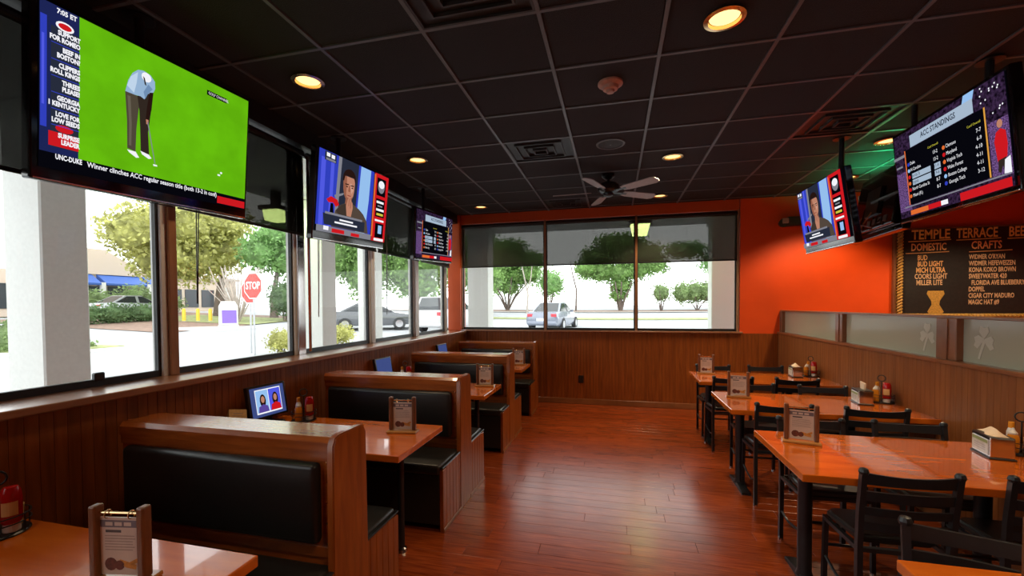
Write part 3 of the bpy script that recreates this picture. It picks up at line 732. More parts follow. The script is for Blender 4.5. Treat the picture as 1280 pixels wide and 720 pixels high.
# league table
def draw_standings(t, w, h):
    scr = MB().box(((.028-.5)*w, -.0395, (.05-.5)*h), ((.972-.5)*w, -.034, (.965-.5)*h)).obj('screen', e_dark, t)
    p = Pic(w, h)
    p.rect(.028, .05, .972, .965, e_arena); p.rect(.028, .12, .158, .55, e_purple); p.rect(.845, .15, .972, .62, e_purple)
    p.poly([(.875, .45), (.89, .52), (.92, .54), (.95, .51), (.955, .40), (.945, .30), (.885, .28)], e_red); p.ell(.918, .58, .018, .035, e_skin, 12); p.poly([(.89, .29), (.94, .30), (.945, .20), (.925, .18), (.915, .24), (.90, .18), (.885, .20)], e_trouser2); p.poly([(.93, .28), (.965, .30), (.965, .16), (.92, .17)], e_white)
    p.poly([(.70, .965), (.78, .965), (.76, .88), (.68, .875)], e_sky)
    for i in range(16): p.ell(.80+.16*random.random(), .68+.26*random.random(), .005, .008, e_white, 6)
    p.rect(.160, .172, .842, .765, e_dark); p.rect(.150, .172, .160, .765, e_orange); p.rect(.838, .172, .848, .765, e_gold)
    p.rect(.22, .770, .772, .895, e_title)
    p.rect(.028, .70, .150, .73, e_grey); p.rect(.05, .60, .12, .62, e_grey)
    p.rect(.10, .150, .972, .163, e_grey); p.rect(.62, .05, .972, .125, e_red); p.rect(.16, .060, .34, .110, e_orange); p.rect(.34, .062, .46, .112, e_red); p.rect(.46, .065, .52, .11, e_white)
    L_ = ['Duke', 'N Carolina', 'Florida St', 'Virginia', 'North Carolina St', 'Miami (FL)']; R_ = ['Clemson', 'Maryland', 'Virginia Tech', 'Wake Forest', 'Boston College', 'Georgia Tech']
    lv = ['13-2', '13-2', '11-4', '9-6', '8-7', '8-7']; rv = ['7-7', '6-9', '4-10', '4-11', '4-11', '3-12']
    zz = [.60-.0685*i for i in range(6)]
    for i in (2, 3):
        p.rect(.215, zz[i]-.028, .40, zz[i]+.028, e_title); p.rect(.435, zz[i]-.028, .49, zz[i]+.028, e_title)
    cols = [e_blue, e_sky, e_red, e_orange, e_red, e_orange]
    for i in range(6): p.ell(.19, zz[i], .013, .020, cols[i], 10); p.ell(.53, zz[i], .013, .020, cols[5-i], 10)
    p.done(scr)
    p.text(scr, 'ACC STANDINGS', .50, .832, .075, e_mid, 'CENTER', bold=.001, xs=.86)
    p.text(scr, 'Conf Overall', .40, .668, .030, e_yel); p.text(scr, 'Conf Overall', .73, .668, .030, e_yel)
    for i in range(6):
        dk = e_mid if i in (2, 3) else e_white
        p.text(scr, L_[i], .215, zz[i], .048, dk, xs=.8); p.text(scr, lv[i], .485, zz[i], .048, dk, 'RIGHT', xs=.85)
        p.text(scr, R_[i], .555, zz[i], .048, e_white, xs=.8); p.text(scr, rv[i], .825, zz[i], .048, e_white, 'RIGHT', xs=.9)

TV = dict(L1=(1.02, (-2.3259, 1.7441, 2.524, 1.5343, .1045, .7459, .0249), draw_golf, 'largest television, showing a golfer putting on bright green turf', (-2.44, 1.75)),
          L2=(1.05, (-2.3136, 3.4051, 2.5216, 1.5687, .1239, .7268, .0443), draw_studio, 'left wall television showing a man at a studio microphone', (-2.44, 3.41)),
          L3=(1.00, (-2.290, 5.11, 2.480, 1.4954, .0658, .626, .0417), draw_standings, 'small television on the left wall near the orange corner post', (-2.42, 5.12)),
          R1=(.95, (1.8325, 4.3448, 2.3865, -1.602, .1526, .612, -.0195), lambda t, w, h: draw_studio(t, w, h, True), 'tilted right hand television showing the studio man, by the orange wall', (2.04, 4.57)),
          R2=(1.10, (2.118, 3.3628, 2.5353, -1.6322, .1066, .6704, -.0174), draw_standings, 'right hand television showing a league standings table', (2.30, 3.35)))
for k, (w, q, dr, lb, pole) in TV.items():
    t, M = tv(k, lb, w, q, dr); dr(t, w, q[5]); mount(t, M, (pole[0], pole[1], ZC))
# set facing the bar, seen from behind between the two
M = tv_matrix((2.36, 4.55, 2.50), radians(84), radians(9), .0)
t = thing('television', 'dark back of a television turned away, between the right hand screens', 'television', mtx=M, group='flat screen televisions')
MB().box((-.5, -.035, -.31), (.5, .02, .31), bev=.008, seg=2).obj('bezel', M_blackgloss, t)
MB().box((-.40, .02, -.25), (.40, .06, .24), bev=.015, seg=2).obj('rear_housing', M_blackgloss, t)
MB().box((-.13, .06, -.12), (.13, .08, .12)).obj('mount_plate', M_iron, t)
for k in range(4): MB().box((-.30+.1*k, .06, -.21), (-.24+.1*k, .066, -.16), bev=.002).obj('port_cover', M_tee, t)
MB().tube([(-.2, .065, -.18), (-.15, .10, -.25), (.05, .11, -.2), (.1, .09, -.05)], .006, 6).obj('cable', M_black, t)
MB().tube([(.2, .065, -.1), (.25, .10, -.2), (.1, .11, -.26), (-.05, .09, -.1)], .006, 6).obj('cable', M_bronze, t)
q = MB(); inv = M.inverted(); q.tube([inv @ (M @ Vector((0, .075, 0))), inv @ Vector((2.26, 3.97, (M @ Vector((0, .075, 0))).z)), inv @ Vector((2.26, 3.97, ZC-.004))], .02, 8); q.obj('mount_pole', M_iron, t)

# green neon tube beyond the right hand screens, lighting the ceiling there
t = thing('neon_tube_light', 'green neon cove light hanging behind the right hand screens', 'light', (2.90, 5.55, 2.84))
MB().tube([(0, -.3, 0), (0, .3, 0)], .012, 8).obj('tube', emit('green_neon', (.02, 1, .35), 150), t)
MB().prism([(-.075, .03), (-.055, -.02), (.055, -.02), (.075, .03), (.082, .03), (.06, -.028), (-.06, -.028), (-.082, .03)], 'y', -.36, .36).obj('added_shield', M_black, t)  # unseen shield added to keep green off the wall and send it upward
for yy in (-.365, .355): MB().box((-.08, yy, -.028), (.08, yy+.01, .03)).obj('added_shield_end', M_black, t)  # closed ends of the added light shield
for yy in (-.3, .3):
    MB().tube([(0, yy, 0), (0, yy, ZC-.004-2.84)], .006, 6).obj('hanger', M_black, t); MB().lathe([(.018, yy-.03), (.018, yy+.03)], (0, 0, 0), 10, 'y').obj('end_cap', M_black, t)

# ------------------------------------------------------------------ chalkboard
t = thing('chalkboard', 'black beer menu chalkboard with gold rope frame on the orange wall', 'chalkboard', (4.64, YB-.03, 1.40))
bw, bh = 1.86, 1.19
BX((-bw/2, -.012, 0), (bw/2, .03, bh), 'board', M_board, t)
def rope(a, b, n, name='rope_frame'):
    a = Vector(a); b = Vector(b); d = (b-a)/n; q = MB()
    for ph in (0, pi):
        pts = []
        for i in range(n*6+1):
            p = a+d*(i/6); an = ph+i/6*2*pi
            o1 = Vector((0, -1, 0)); o2 = d.normalized().cross(o1)
            pts.append(p+(o1*cos(an)+o2*sin(an))*.021)
        q.tube(pts, .015, 6)
    q.obj(name, M_rope, t, smooth=True)
rope((-bw/2+.03, -.03, .02), (-bw/2+.03, -.03, bh-.02), 14); rope((bw/2-.03, -.03, .02), (bw/2-.03, -.03, bh-.02), 14)
rope((-bw/2+.02, -.03, .02), (bw/2-.02, -.03, .02), 22)
MB().box((-bw/2, -.03, bh-.012), (bw/2, .0, bh+.006)).obj('top_strip', M_stand, t)
MB().box((-bw/2-.035, -.02, .0), (-bw/2, .03, bh), bev=.004).obj('side_strip', M_stand, t)
X0 = -bw/2
yb = -.0135
def ch(s, x, z, size, mt=M_chalk, **k): text(s, size, mt, t, (X0+x, yb, z), **k)
def line(x0, x1, z, mt=M_chalk, dz=.012):
    q = MB(); q.tube([(X0+x0, yb, z), (X0+(x0+x1)/2, yb, z+dz*.3), (X0+x1, yb, z+dz)], .006, 6); q.obj('chalk_underline', mt, t)
for s_, x_, w_ in (('TEMPLE', .165, .72), ('TERRACE', .66, .60), ('BEER', 1.21, .62)): ch(s_, x_, bh-.090, .175, M_chalk2, bold=.004, xs=w_)
line(.13, .60, bh-.172, M_chalk2); line(.66, 1.13, bh-.172, M_chalk2); line(1.20, 1.62, bh-.172, M_chalk2)
ch('DOMESTIC', .16, bh-.255, .135, M_chalk, bold=.003, xs=.60); line(.10, .58, bh-.33)
ch('CRAFTS', .82, bh-.25, .14, M_chalk, bold=.003, xs=.66); line(.80, 1.25, bh-.33)
for i, s in enumerate(('BUD', 'BUD LIGHT', 'MICH ULTRA', 'COORS LIGHT', 'MILLER LITE')): ch(s, .225+(.01, .01, -.005, -.02, .0)[i], bh-.395-i*.083, .096, M_chalk if i < 3 else M_chalkp, bold=.002, xs=.58)
for i, s in enumerate(("WIDMER O'RYAN", 'WIDMER HEFEWEIZEN', 'KONA KOKO BROWN', 'SWEETWATER 420', 'FLORIDA AVE BLUEBERRY', 'DOPPEL', 'CIGAR CITY MADURO', 'MAGIC HAT #9')): ch(s, .80+.03*(i == 4), bh-.40-i*.0843, .086, M_chalkp, bold=.002, xs=.56)
q = MB(); q.prism([(X0+.345, .315), (X0+.355, .355), (X0+.53, .355), (X0+.54, .31), (X0+.49, .22), (X0+.485, .17), (X0+.535, .075), (X0+.52, .055), (X0+.37, .055), (X0+.355, .075), (X0+.40, .17), (X0+.395, .22)], 'y', yb-.002, yb)
q.obj('beer_glass_drawing', M_rope, t)

# ------------------------------------------------------------------ things on the tables
ZR, ZB = .752, .765        # tops of the right tables / booth tables
def menu_stand(x, yy, z, rz, label, pale=False):
    t = thing('menu_stand', label, 'menu stand', (x, yy, z), rz, 'wooden table menu stands')
    MB().box((-.10, -.04, 0), (.10, .04, .016), bev=.004).obj('base', M_standbase, t)
    for s in (-1, 1): MB().box((s*.077-.012, -.016, .016), (s*.077+.012, .016, .235), bev=.006, seg=2).obj('post', M_stand, t)
    MB().tube([(-.066, 0, .212), (.066, 0, .212)], .004, 8).obj('rod', M_brass, t)
    for s in (-.038, .038):
        MB().tube([(s, .012*cos(a), .208+.012*sin(a)) for a in [2*pi*k/12 for k in range(13)]], .0018, 5).obj('ring', M_brass, t)
    c = BX((-.063, -.002, .022), (.063, .002, .198), 'card', M_card, t)
    BX((-.062, -.0026, .168), (.062, -.0021, .190), 'header_print', plain('menu_header', (.16, .13, .15), .4), c)
    for k in range(3): BX((-.045+.03*k, -.0030, .173), (-.022+.03*k, -.0026, .184), 'header_print', M_card, c)
    BX((-.045, -.0026, .152), (.005, -.0021, .160), 'title_print', M_ink, c)
    for k in range(6):
        zz = .142-.0085*k; BX((-.048, -.0025, zz-.0016), (.04+.012*random.random(), -.0021, zz+.0016), 'print_line', M_ink2, c)
    MB().lathe([(.020, -.0028), (.020, -.0021)], (-.03, 0, .055), 12, 'y').obj('food_picture', M_food1, c)
    MB().lathe([(.015, -.0030), (.015, -.0021)], (-.002, 0, .052), 12, 'y').obj('food_picture', M_food1, c)
    MB().prism([(-.002, .07), (.052, .055), (.05, .04), (.02, .045)], 'y', -.0028, -.0021).obj('food_picture', M_food2, c)
    MB().prism([(.01, .052), (.055, .075), (.056, .062), (.02, .045)], 'y', -.0032, -.0021).obj('food_picture', M_food2, c)
menu_stand(-1.46, .955, ZB, radians(10), 'wooden menu stand on the lower left booth table')
menu_stand(-1.36, 2.53, ZB, radians(9), 'wooden menu stand between the first and second booths')
menu_stand(-1.30, 4.16, ZB, radians(6), 'wooden menu stand between the second and third booths')
menu_stand(-1.30, 5.74, ZB, radians(5), 'wooden menu stand in front of the farthest booth')
menu_stand(1.10, 2.90, ZR, radians(-14), 'wooden menu stand on the second dining table')
menu_stand(1.085, 4.19, ZR, radians(-10), 'wooden menu stand on the third dining table')
menu_stand(1.075, 5.53, ZR, radians(-8), 'wooden menu stand on the farthest dining table')
menu_stand(1.215, 1.47, ZR, radians(-20), 'wooden menu stand on the lower right corner table')

def caddy(x, yy, z, where, rz=0):
    t = thing('condiment_caddy', 'black wire condiment caddy '+where, 'caddy', (x, yy, z), rz, 'black wire condiment caddies')
    MB().lathe([(.082, 0), (.085, .006), (.080, .010)], n=20).obj('tray', M_iron, t)
    for zz in (.045, .07): MB().tube([(.084*cos(a), .084*sin(a), zz) for a in [2*pi*k/20 for k in range(21)]], .0025, 5, cap=False).obj('rail', M_iron, t)
    for k in range(6):
        a = pi/6+pi/3*k; MB().tube([(.084*cos(a), .084*sin(a), .008), (.084*cos(a), .084*sin(a), .07)], .0022, 5).obj('upright', M_iron, t)
    pts = [(0, 0, .008), (0, 0, .18)]+[(.026*sin(a), 0, .206-.026*cos(a)) for a in [2*pi*k/12 for k in range(13)]]
    MB().tube(pts, .004, 6).obj('handle', M_iron, t)
    R_ = Matrix.Rotation(rz, 3, 'Z')
    def at(dx, dy): v = R_ @ Vector((dx, dy, 0)); return (x+v.x, yy+v.y, z+.0105)
    k = thing('ketchup_bottle', 'red ketchup bottle with white cap '+where, 'bottle', at(.038, -.030), rz, 'red ketchup bottles')
    MB().lathe([(.024, .032), (.029, .045), (.030, .12), (.027, .15), (.020, .165), (.001, .167)], n=18).obj('body', M_red, k, smooth=True)
    MB().lathe([(.022, 0), (.024, .004), (.023, .032)], n=18).obj('cap', M_capw, k)
    q = MB(); vs = []
    for i in range(7):
        a = -pi/2-.75+1.5*i/6
        for zz in (.065, .115): vs.append((.0306*cos(a), .0306*sin(a), zz))
    q._new(vs, [(2*i, 2*i+2, 2*i+3, 2*i+1) for i in range(6)]); q.obj('paper_label', M_cream, k, recalc=False)
    k = thing('mustard_bottle', 'yellow mustard bottle '+where, 'bottle', at(-.034, -.034), rz, 'yellow mustard bottles')
    MB().lathe([(.022, 0), (.024, .006), (.024, .085), (.018, .10)], n=16).obj('body', M_yellow, k, smooth=True)
    MB().lathe([(.018, .10), (.018, .108), (.006, .125), (.004, .135)], n=14).obj('nozzle', M_capw, k)
    k = thing('pepper_sauce_bottle', 'small orange topped sauce bottle '+where, 'bottle', at(-.034, .034), rz, 'orange topped sauce bottles')
    MB().lathe([(.018, 0), (.019, .004), (.019, .10), (.011, .125)], n=14).obj('body', M_capw, k, smooth=True)
    MB().lathe([(.012, .122), (.013, .126), (.012, .155), (.001, .156)], n=12).obj('cap', M_yellow, k)
    k = thing('sweetener_cup', 'cream sweetener packet cup '+where, 'cup', at(.036, .036), rz, 'cream sweetener cups')
    MB().lathe([(.020, 0), (.026, .075), (.024, .075), (.019, .004)], n=14).obj('cup', M_cream, k, smooth=True)
    for s in (-1, 0, 1): MB().box((s*.012-.004, -.012, .01), (s*.012+.002, .012, .088)).obj('packet', M_napkin, k)
caddy(-2.215, 1.055, ZB, 'on the lower left booth table', radians(55))
caddy(-2.21, 2.635, ZB, 'beside the little screen on the second booth table', radians(40))
caddy(-2.22, 4.20, ZB, 'on the third booth table', radians(28))
caddy(2.207, 2.955, ZR, 'at the partition end of the second dining table', radians(-30))
caddy(2.207, 4.235, ZR, 'at the partition end of the third dining table', radians(-35))
caddy(2.207, 5.58, ZR, 'at the partition end of the farthest dining table', radians(-35))

def napkin_holder(x, yy, z, rz, where, style):
    """face towards local -Y"""
    t = thing('napkin_dispenser', 'chrome napkin dispenser '+where, 'napkin dispenser', (x, yy, z), rz, 'chrome napkin dispensers')
    MB().box((-.085, -.05, .008), (.085, .05, .118), bev=.006, seg=2).obj('case', M_chrome, t)
    MB().box((-.09, -.056, 0), (.09, .056, .010), bev=.003).obj('base', M_black, t)
    f = BX((-.072, -.054, .018), (.072, -.050, .100), 'face_card', plain('dispenser_card', (.60, .60, .56), .3), t)
    BX((-.068, -.0548, .080), (.068, -.0541, .096), 'card_print', plain('card_green', (.30, .38, .16), .4), f)
    for k in range(3): BX((-.05, -.0546, .038+.012*k), (.05, -.0541, .042+.012*k), 'card_print', plain('card_grey', (.42, .40, .42), .4), f)
    MB().box((-.078, -.053, .102), (.078, .053, .120), bev=.004).obj('top_rim', M_black, t)
    q = MB()
    if style == 0:    # crumpled fan
        n = 14; vs = []
        for i in range(n+1):
            a = i/n; xx = -.075+.15*a; hz = .122+.040*sin(pi*a)+.006*sin(9*a)
            vs += [(xx, -.032+.012*sin(7*a), .121), (xx+.01*sin(5*a), .0, hz), (xx, .035+.006*sin(6*a), .121)]
        q._new(vs, [(i*3+k, i*3+k+1, (i+1)*3+k+1, (i+1)*3+k) for i in range(n) for k in range(2)]+[(i*3+2, i*3, (i+1)*3, (i+1)*3+2) for i in range(n)])
    else:
        q.prism([(-.04, .118), (.035, .118), (.045, .175), (-.055, .178)], 'y', .0, .012)
    q.obj('napkin', M_napkin, t)
napkin_holder(2.03, 2.885, ZR, radians(-100), 'with a crumpled napkin on the second dining table', 0)
napkin_holder(2.03, 4.16, ZR, radians(-98), 'with one napkin standing up on the third dining table', 1)
napkin_holder(2.03, 5.52, ZR, radians(-96), 'on the farthest dining table', 0)

def tablet(x, yy, z, rz, label, lit):
    M = Matrix.Translation((x, yy, z)) @ Matrix.Rotation(rz, 4, 'Z')
    t = thing('table_screen', label, 'small screen', mtx=M, group='small screens on the booth tables')
    MB().box((-.08, -.06, 0), (.08, .05, .018), bev=.005).obj('base', M_black, t)
    tl = Matrix.Translation((0, .0, .018)) @ Matrix.Rotation(radians(-10), 4, 'X')
    q = MB(); q.box((-.155, -.012, .03), (.155, .018, .265), bev=.006, seg=2, mtx=None)
    for v in q.b.verts: v.co = tl @ v.co
    q.obj('housing', M_black, t)
    q = MB(); q.box((-.02, .0, -.0), (.02, .02, .05))
    q.obj('neck', M_black, t)
    def rect(x0, z0, x1, z1, d): return [tl @ Vector(p) for p in ((x0, -.0125-d, z0), (x1, -.0125-d, z0), (x1, -.0125-d, z1), (x0, -.0125-d, z1))]
    s = MB(); s.poly(rect(-.135, .045, .135, .25, .0002)); s = s.obj('screen', emit('tablet_blue', (.06, .09, .28), .8), t, recalc=False)
    if lit:
        items = [((-.10, .065, .105, .235), e_white), ((-.095, .075, .0, .228), e_sky), ((.005, .075, .10, .228), e_lav)]
        q = MB(); ms = []
        for n, (r_, mt) in enumerate(items):
            ms.append(mt); q.mi = n; q.poly(rect(*r_, .0005+.0003*n))
        def blob(pts, mt, d):
            if mt not in ms: ms.append(mt)
            q.mi = ms.index(mt); q.poly([tl @ Vector((a, -.0125-d, b)) for a, b in pts])
        el = lambda cx, cz, rx, rz_: [(cx+rx*cos(2*pi*i/12), cz+rz_*sin(2*pi*i/12)) for i in range(12)]
        for cx, top in ((-.045, E_('purple_top', (.10, .06, .32))), (.055, e_red)):
            blob(el(cx, .155, .024, .046), e_hair, .0016); blob([(cx-.042, .075), (cx-.035, .115), (cx, .13), (cx+.035, .115), (cx+.042, .075)], top, .0019); blob(el(cx, .163, .014, .024), e_skin, .0022)
        q.obj('screen_picture', ms, s, recalc=False)
tablet(-2.385, 2.51, ZB, radians(84), 'small lit screen showing two women on the second booth table', True)
tablet(-2.385, 4.08, ZB, radians(88), 'small blue screen on the third booth table', False)
tablet(-2.385, 5.68, ZB, radians(88), 'small blue screen on the farthest booth table', False)
# tan card leaning on the wall by the lit screen
t = MB(); t.box((-.055, -.0012, 0), (.055, .0012, .075))
M = Matrix.Translation((-2.40, 2.26, ZB+.088)) @ Matrix.Rotation(radians(70), 4, 'Z') @ Matrix.Rotation(radians(12), 4, 'Y') @ Matrix.Rotation(radians(-25), 4, 'X')
r = thing('note_card', 'tan folded note card beside the little lit screen', 'card', mtx=M)
t.obj('card_front', M_note, r)
q = MB(); q.box((-.055, -.0012, -.072), (.055, .0012, 0.0), mtx=Matrix.Translation((0, .0, .074)) @ Matrix.Rotation(radians(38), 4, 'X')); q.obj('card_back', M_note, r)
MB().box((-.035, -.0017, .03), (.02, -.0013, .034)).obj('print_line', M_ink2, r); MB().box((-.03, -.0017, .045), (.03, -.0013, .05)).obj('print_line', M_ink2, r)
t = thing('card_tray', 'low dark tray under the tan note card', 'tray', (-2.385, 2.255, ZB), radians(80))
MB().box((-.09, -.05, 0), (.09, .06, .065), bev=.006).obj('tray_body', M_black, t); MB().box((-.07, -.035, .065), (.07, .045, .078), bev=.004).obj('tray_lid', M_bronze, t)

# ------------------------------------------------------------------ outside
def gz(x, yy):
    r = hypot(x, yy); return .2+max(0, min(r-22, 22))*.045
M_asph = plain('pale_asphalt', (.40, .41, .43), .9, var=.06, scale=.6)
M_grass = plain('verge_grass', (.30, .33, .14), .9, var=.35, scale=4)
M_mulch = plain('mulch', (.26, .17, .13), .9, var=.3, scale=5)
M_curb = plain('pale_kerb', (.58, .57, .55), .8, var=.05)
def ground_grid(name, xs, ys, mt, dz=0, kind='structure', label=None):
    q = MB(); nx, ny = len(xs), len(ys)
    q._new([(x, yy, gz(x, yy)+dz) for yy in ys for x in xs], [(j*nx+i, j*nx+i+1, (j+1)*nx+i+1, (j+1)*nx+i) for j in range(ny-1) for i in range(nx-1)])
    o = q.obj(name, mt); struct(o, label); return o
def rng(a, b, s): n = max(1, int(round((b-a)/s))); return [a+(b-a)*i/n for i in range(n+1)]
ground_grid('ground_left', rng(-120, -2.86, 3), rng(-40, 7.09, 3), M_asph)
ground_grid('ground_back', rng(-120, 80, 3), rng(7.09, 140, 3), M_asph)
ground_grid('ground_grass_verge', rng(-24, 30, 2), rng(29.4, 31.0, .5), M_grass, .03)
ground_grid('ground_mulch_bed', rng(-24, 30, 2), rng(37.5, 40.5, 1), M_mulch, .03)
ground_grid('ground_kerb', rng(-24, 30, 2), rng(36.9, 37.5, .3), M_curb, .06)
ground_grid('ground_island', rng(-34, -20.5, 1), rng(15.5, 27, 1), M_mulch, .03)
ground_grid('ground_island_grass', rng(-30, -20.5, 1), rng(20.3, 25, 1), M_grass, .05)
struct(MB().box((-21, 8.3, 0), (-15.7, 10.9, .30), bev=.05).obj('ground_planter_kerb', M_curb)); struct(MB().box((-20.8, 8.5, .2), (-15.9, 10.7, .33), bev=.02).obj('ground_planter_grass', M_grass))
struct(MB().box((-22.6, 16.6, .2), (-18.9, 19.4, .52), bev=.06).obj('ground_island_kerb', M_curb))
# overhang and colonnade round the building
struct(BX((-5.3, YF, 3.30), (XG-.1, 9.8, 3.45), 'ceiling_soffit_left', M_column)); struct(BX((XG-.1, YB+.22, 3.30), (7.0, 9.8, 3.45), 'ceiling_soffit_back', M_column))
def column(x0, y0, x1, y1, label):
    t = thing('column', label, 'column', ((x0+x1)/2, (y0+y1)/2, .2), 0, 'white columns of the colonnade')
    hx, hy = abs(x1-x0)/2, abs(y1-y0)/2
    MB().box((-hx, -hy, 0), (hx, hy, 3.10), bev=.012).obj('shaft', M_column, t)
    MB().box((-hx-.03, -hy-.03, 0), (hx+.03, hy+.03, .18), bev=.01).obj('plinth', M_column, t)
    MB().box((-hx-.03, -hy-.03, 2.96), (hx+.03, hy+.03, 3.09), bev=.01).obj('capital', M_column, t)
column(-4.5, 2.44, -4.93, 2.76, 'broad white column outside the window nearest the camera')
column(-4.5, 5.83, -4.87, 6.17, 'white column outside below the talk show screen')
column(-5.0, 7.95, -5.28, 8.46, 'white corner column outside the far left windows')
column(-3.20, 9.0, -2.73, 9.44, 'cream column at the left of the back windows')
column(1.84, 9.0, 2.29, 9.35, 'grey column at the right of the back windows')
def soffit_light(x, yy, drop, w, label):
    t = thing('soffit_light', label, 'light', (x, yy, 3.30), 0, 'square lights under the outside overhang')
    MB().box((-.05, -.05, -drop), (.05, .05, 0)).obj('stem', plain('lamp_bronze', (.05, .04, .03), .5), t)
    MB().box((-w-.03, -w-.03, -drop-.06), (w+.03, w+.03, -drop), bev=.01).obj('housing', plain('lamp_bronze', (.05, .04, .03), .5), t)
    MB().prism([(-w, -drop-.06), (w, -drop-.06), (w*.75, -drop-.06-w*1.1), (-w*.75, -drop-.06-w*1.1)], 'y', -w*.8, w*.8, bev=.004).obj('diffuser', emit('fluorescent_green', (.80, 1, .35), 24), t)
soffit_light(.453, 8.25, .17, .17, 'yellow green lamp seen through the back right shade'); soffit_light(-4.9, 5.34, .22, .14, 'yellow green lamp seen through the left shade by the stop sign')

# plants
def leaf_mat(name, c):
    mt, N, L, b = _mat(name); MATS[name] = mt
    oi = N.new('ShaderNodeTexCoord'); nz = N.new('ShaderNodeTexNoise'); nz.inputs['Scale'].default_value = 1.6; nz.inputs['Detail'].default_value = 3
    L.new(oi.outputs['Object'], nz.inputs['Vector']); rp = N.new('ShaderNodeValToRGB'); rp.color_ramp.elements[0].position = .35; rp.color_ramp.elements[1].position = .65
    rp.color_ramp.elements[0].color = c4([v*.6 for v in c]); rp.color_ramp.elements[1].color = c4([min(1, v*1.35) for v in c]); L.new(nz.outputs['Fac'], rp.inputs['Fac']); L.new(rp.outputs[0], b.inputs['Base Color'])
    b.inputs['Roughness'].default_value = .7; b.inputs['Transmission Weight'].default_value = 0
    tl = N.new('ShaderNodeBsdfTranslucent'); L.new(rp.outputs[0], tl.inputs[0]); mx = N.new('ShaderNodeMixShader'); mx.inputs[0].default_value = .4
    out = [n for n in N if n.type == 'OUTPUT_MATERIAL'][0]; L.new(b.outputs[0], mx.inputs[1]); L.new(tl.outputs[0], mx.inputs[2]); L.new(mx.outputs[0], out.inputs[0]); return mt
Lf = dict(yellow=leaf_mat('leaf_yellow_green', (.50, .50, .17)), green=leaf_mat('leaf_green', (.27, .46, .17)), mid=leaf_mat('leaf_mid_green', (.24, .40, .12)), dark=leaf_mat('leaf_dark_green', (.12, .20, .08)), hedge=leaf_mat('leaf_hedge', (.26, .36, .15)))
M_bark = plain('bark', (.17, .13, .11), .9, var=.3, scale=10); M_barkp = plain('pale_bark', (.46, .40, .35), .9, var=.2, scale=10)
def core(q, blobs):
    rd = random.Random(3)
    for (cx, cy, cz, rx, ry, rz_) in blobs:
        r = bmesh.ops.create_icosphere(q.b, subdivisions=3, radius=1)
        for v in r['verts']:
            k = .60+.20*rd.random(); v.co = Vector((cx+v.co.x*rx*k, cy+v.co.y*ry*k, cz+v.co.z*rz_*k))
def foliage(blobs, leaf, mt, parent, dens=60):
    q = MB(); core(q, blobs); rnd = random.Random(len(bpy.data.objects)); vs = []; fs = []
    for (cx, cy, cz, rx, ry, rz_) in blobs:
        n = int(dens*(rx*rz_+ry*rz_+rx*ry)/(leaf*leaf*7))
        for _ in range(n):
            d = Vector((rnd.gauss(0, 1), rnd.gauss(0, 1), rnd.gauss(0, 1))).normalized(); k = (.62+.40*rnd.random()**.6)*(.86+.30*rnd.random())
            p = Vector((cx+d.x*rx*k, cy+d.y*ry*k, cz+d.z*rz_*k))
            a = Vector((rnd.gauss(0, 1), rnd.gauss(0, 1), rnd.gauss(0, 1))).normalized(); b = a.cross(Vector((rnd.gauss(0, 1), rnd.gauss(0, 1), rnd.gauss(0, 1)))).normalized(); s = leaf*(.6+.8*rnd.random())
            i = len(vs); vs += [p-a*s*.5, p+b*s*.28, p+a*s*.5, p-b*s*.28]; fs.append((i, i+1, i+2, i+3))
    q._new(vs, fs); o = q.obj('foliage', mt, parent, recalc=False); o['kind'] = 'stuff'; return o
def tree(name, label, x, yy, trunks, blobs, mt, leaf=.3, bark=None, dens=60, group='trees outside the windows'):
    t = thing(name, label, 'tree' if 'tree' in name else 'shrub', (x, yy, gz(x, yy)), 0, group)
    for tr in trunks:
        pts, r = tr; MB().tube(pts, [r*(1-.6*i/(len(pts)-1)) for i in range(len(pts))], 7).obj('trunk' if r > .05 else 'branch', bark or M_bark, t, smooth=True)
    if blobs: foliage(blobs, leaf, mt, t, dens)
    return t
def fan_trunks(n, h, sp, r, seed):
    rd = random.Random(seed); out = []
    for k in range(n):
        a = 2*pi*k/n+rd.random()*.6; s = sp*(.5+.5*rd.random())
        out.append(([(.08*cos(a), .08*sin(a), 0), (s*.35*cos(a), s*.35*sin(a), h*.4), (s*.8*cos(a), s*.8*sin(a), h*.75), (s*cos(a), s*sin(a), h)], r))
    return out
tree('shade_tree', 'yellow green tree beyond the road behind the purple box', -28.0, 25.0, [([(0, 0, 0), (.1, 0, 1.5), (0, .3, 3.4)], .42)], [(-.5, -1.8, 4.0, 2.2, 2.4, 1.9), (0, -4.0, 3.9, 1.9, 1.8, 1.7), (0, .2, 4.6, 2.0, 1.8, 1.7), (0, -3.0, 6.0, 2.4, 3.0, 2.0), (0, -5.6, 5.2, 1.8, 1.6, 1.5), (0, .0, 6.6, 2.2, 2.4, 1.7)], Lf['yellow'], .30)
tree('shade_tree', 'fresh green tree above the stop sign', -23.6, 25.4, [([(0, 0, 0), (0, 0, 1.6), (.2, .2, 3.6)], .3)], [(-.6, -.5, 4.6, 1.5, 1.5, 1.4), (.6, .7, 4.3, 1.7, 1.7, 1.5), (1.9, 2.0, 3.9, 1.6, 1.6, 1.5), (.3, .4, 5.9, 1.9, 1.9, 1.3), (2.3, 2.5, 5.2, 1.6, 1.6, 1.3), (1.6, 1.8, 2.4, 1.0, 1.0, .9)], Lf['green'], .28)
tree('dark_shrub', 'dark green shrub behind the stop sign post', -20.9, 23.4, fan_trunks(4, 1.4, .5, .05, 3), [(0, 0, 1.5, 1.0, 1.0, 1.2)], Lf['dark'], .2)
tree('bare_shrub', 'bare pale twiggy shrub beside the purple box', -22.6, 21.4, fan_trunks(16, 3.4, 1.5, .049, 5)+fan_trunks(14, 2.8, 2.1, .04, 8), None, None, bark=M_barkp)
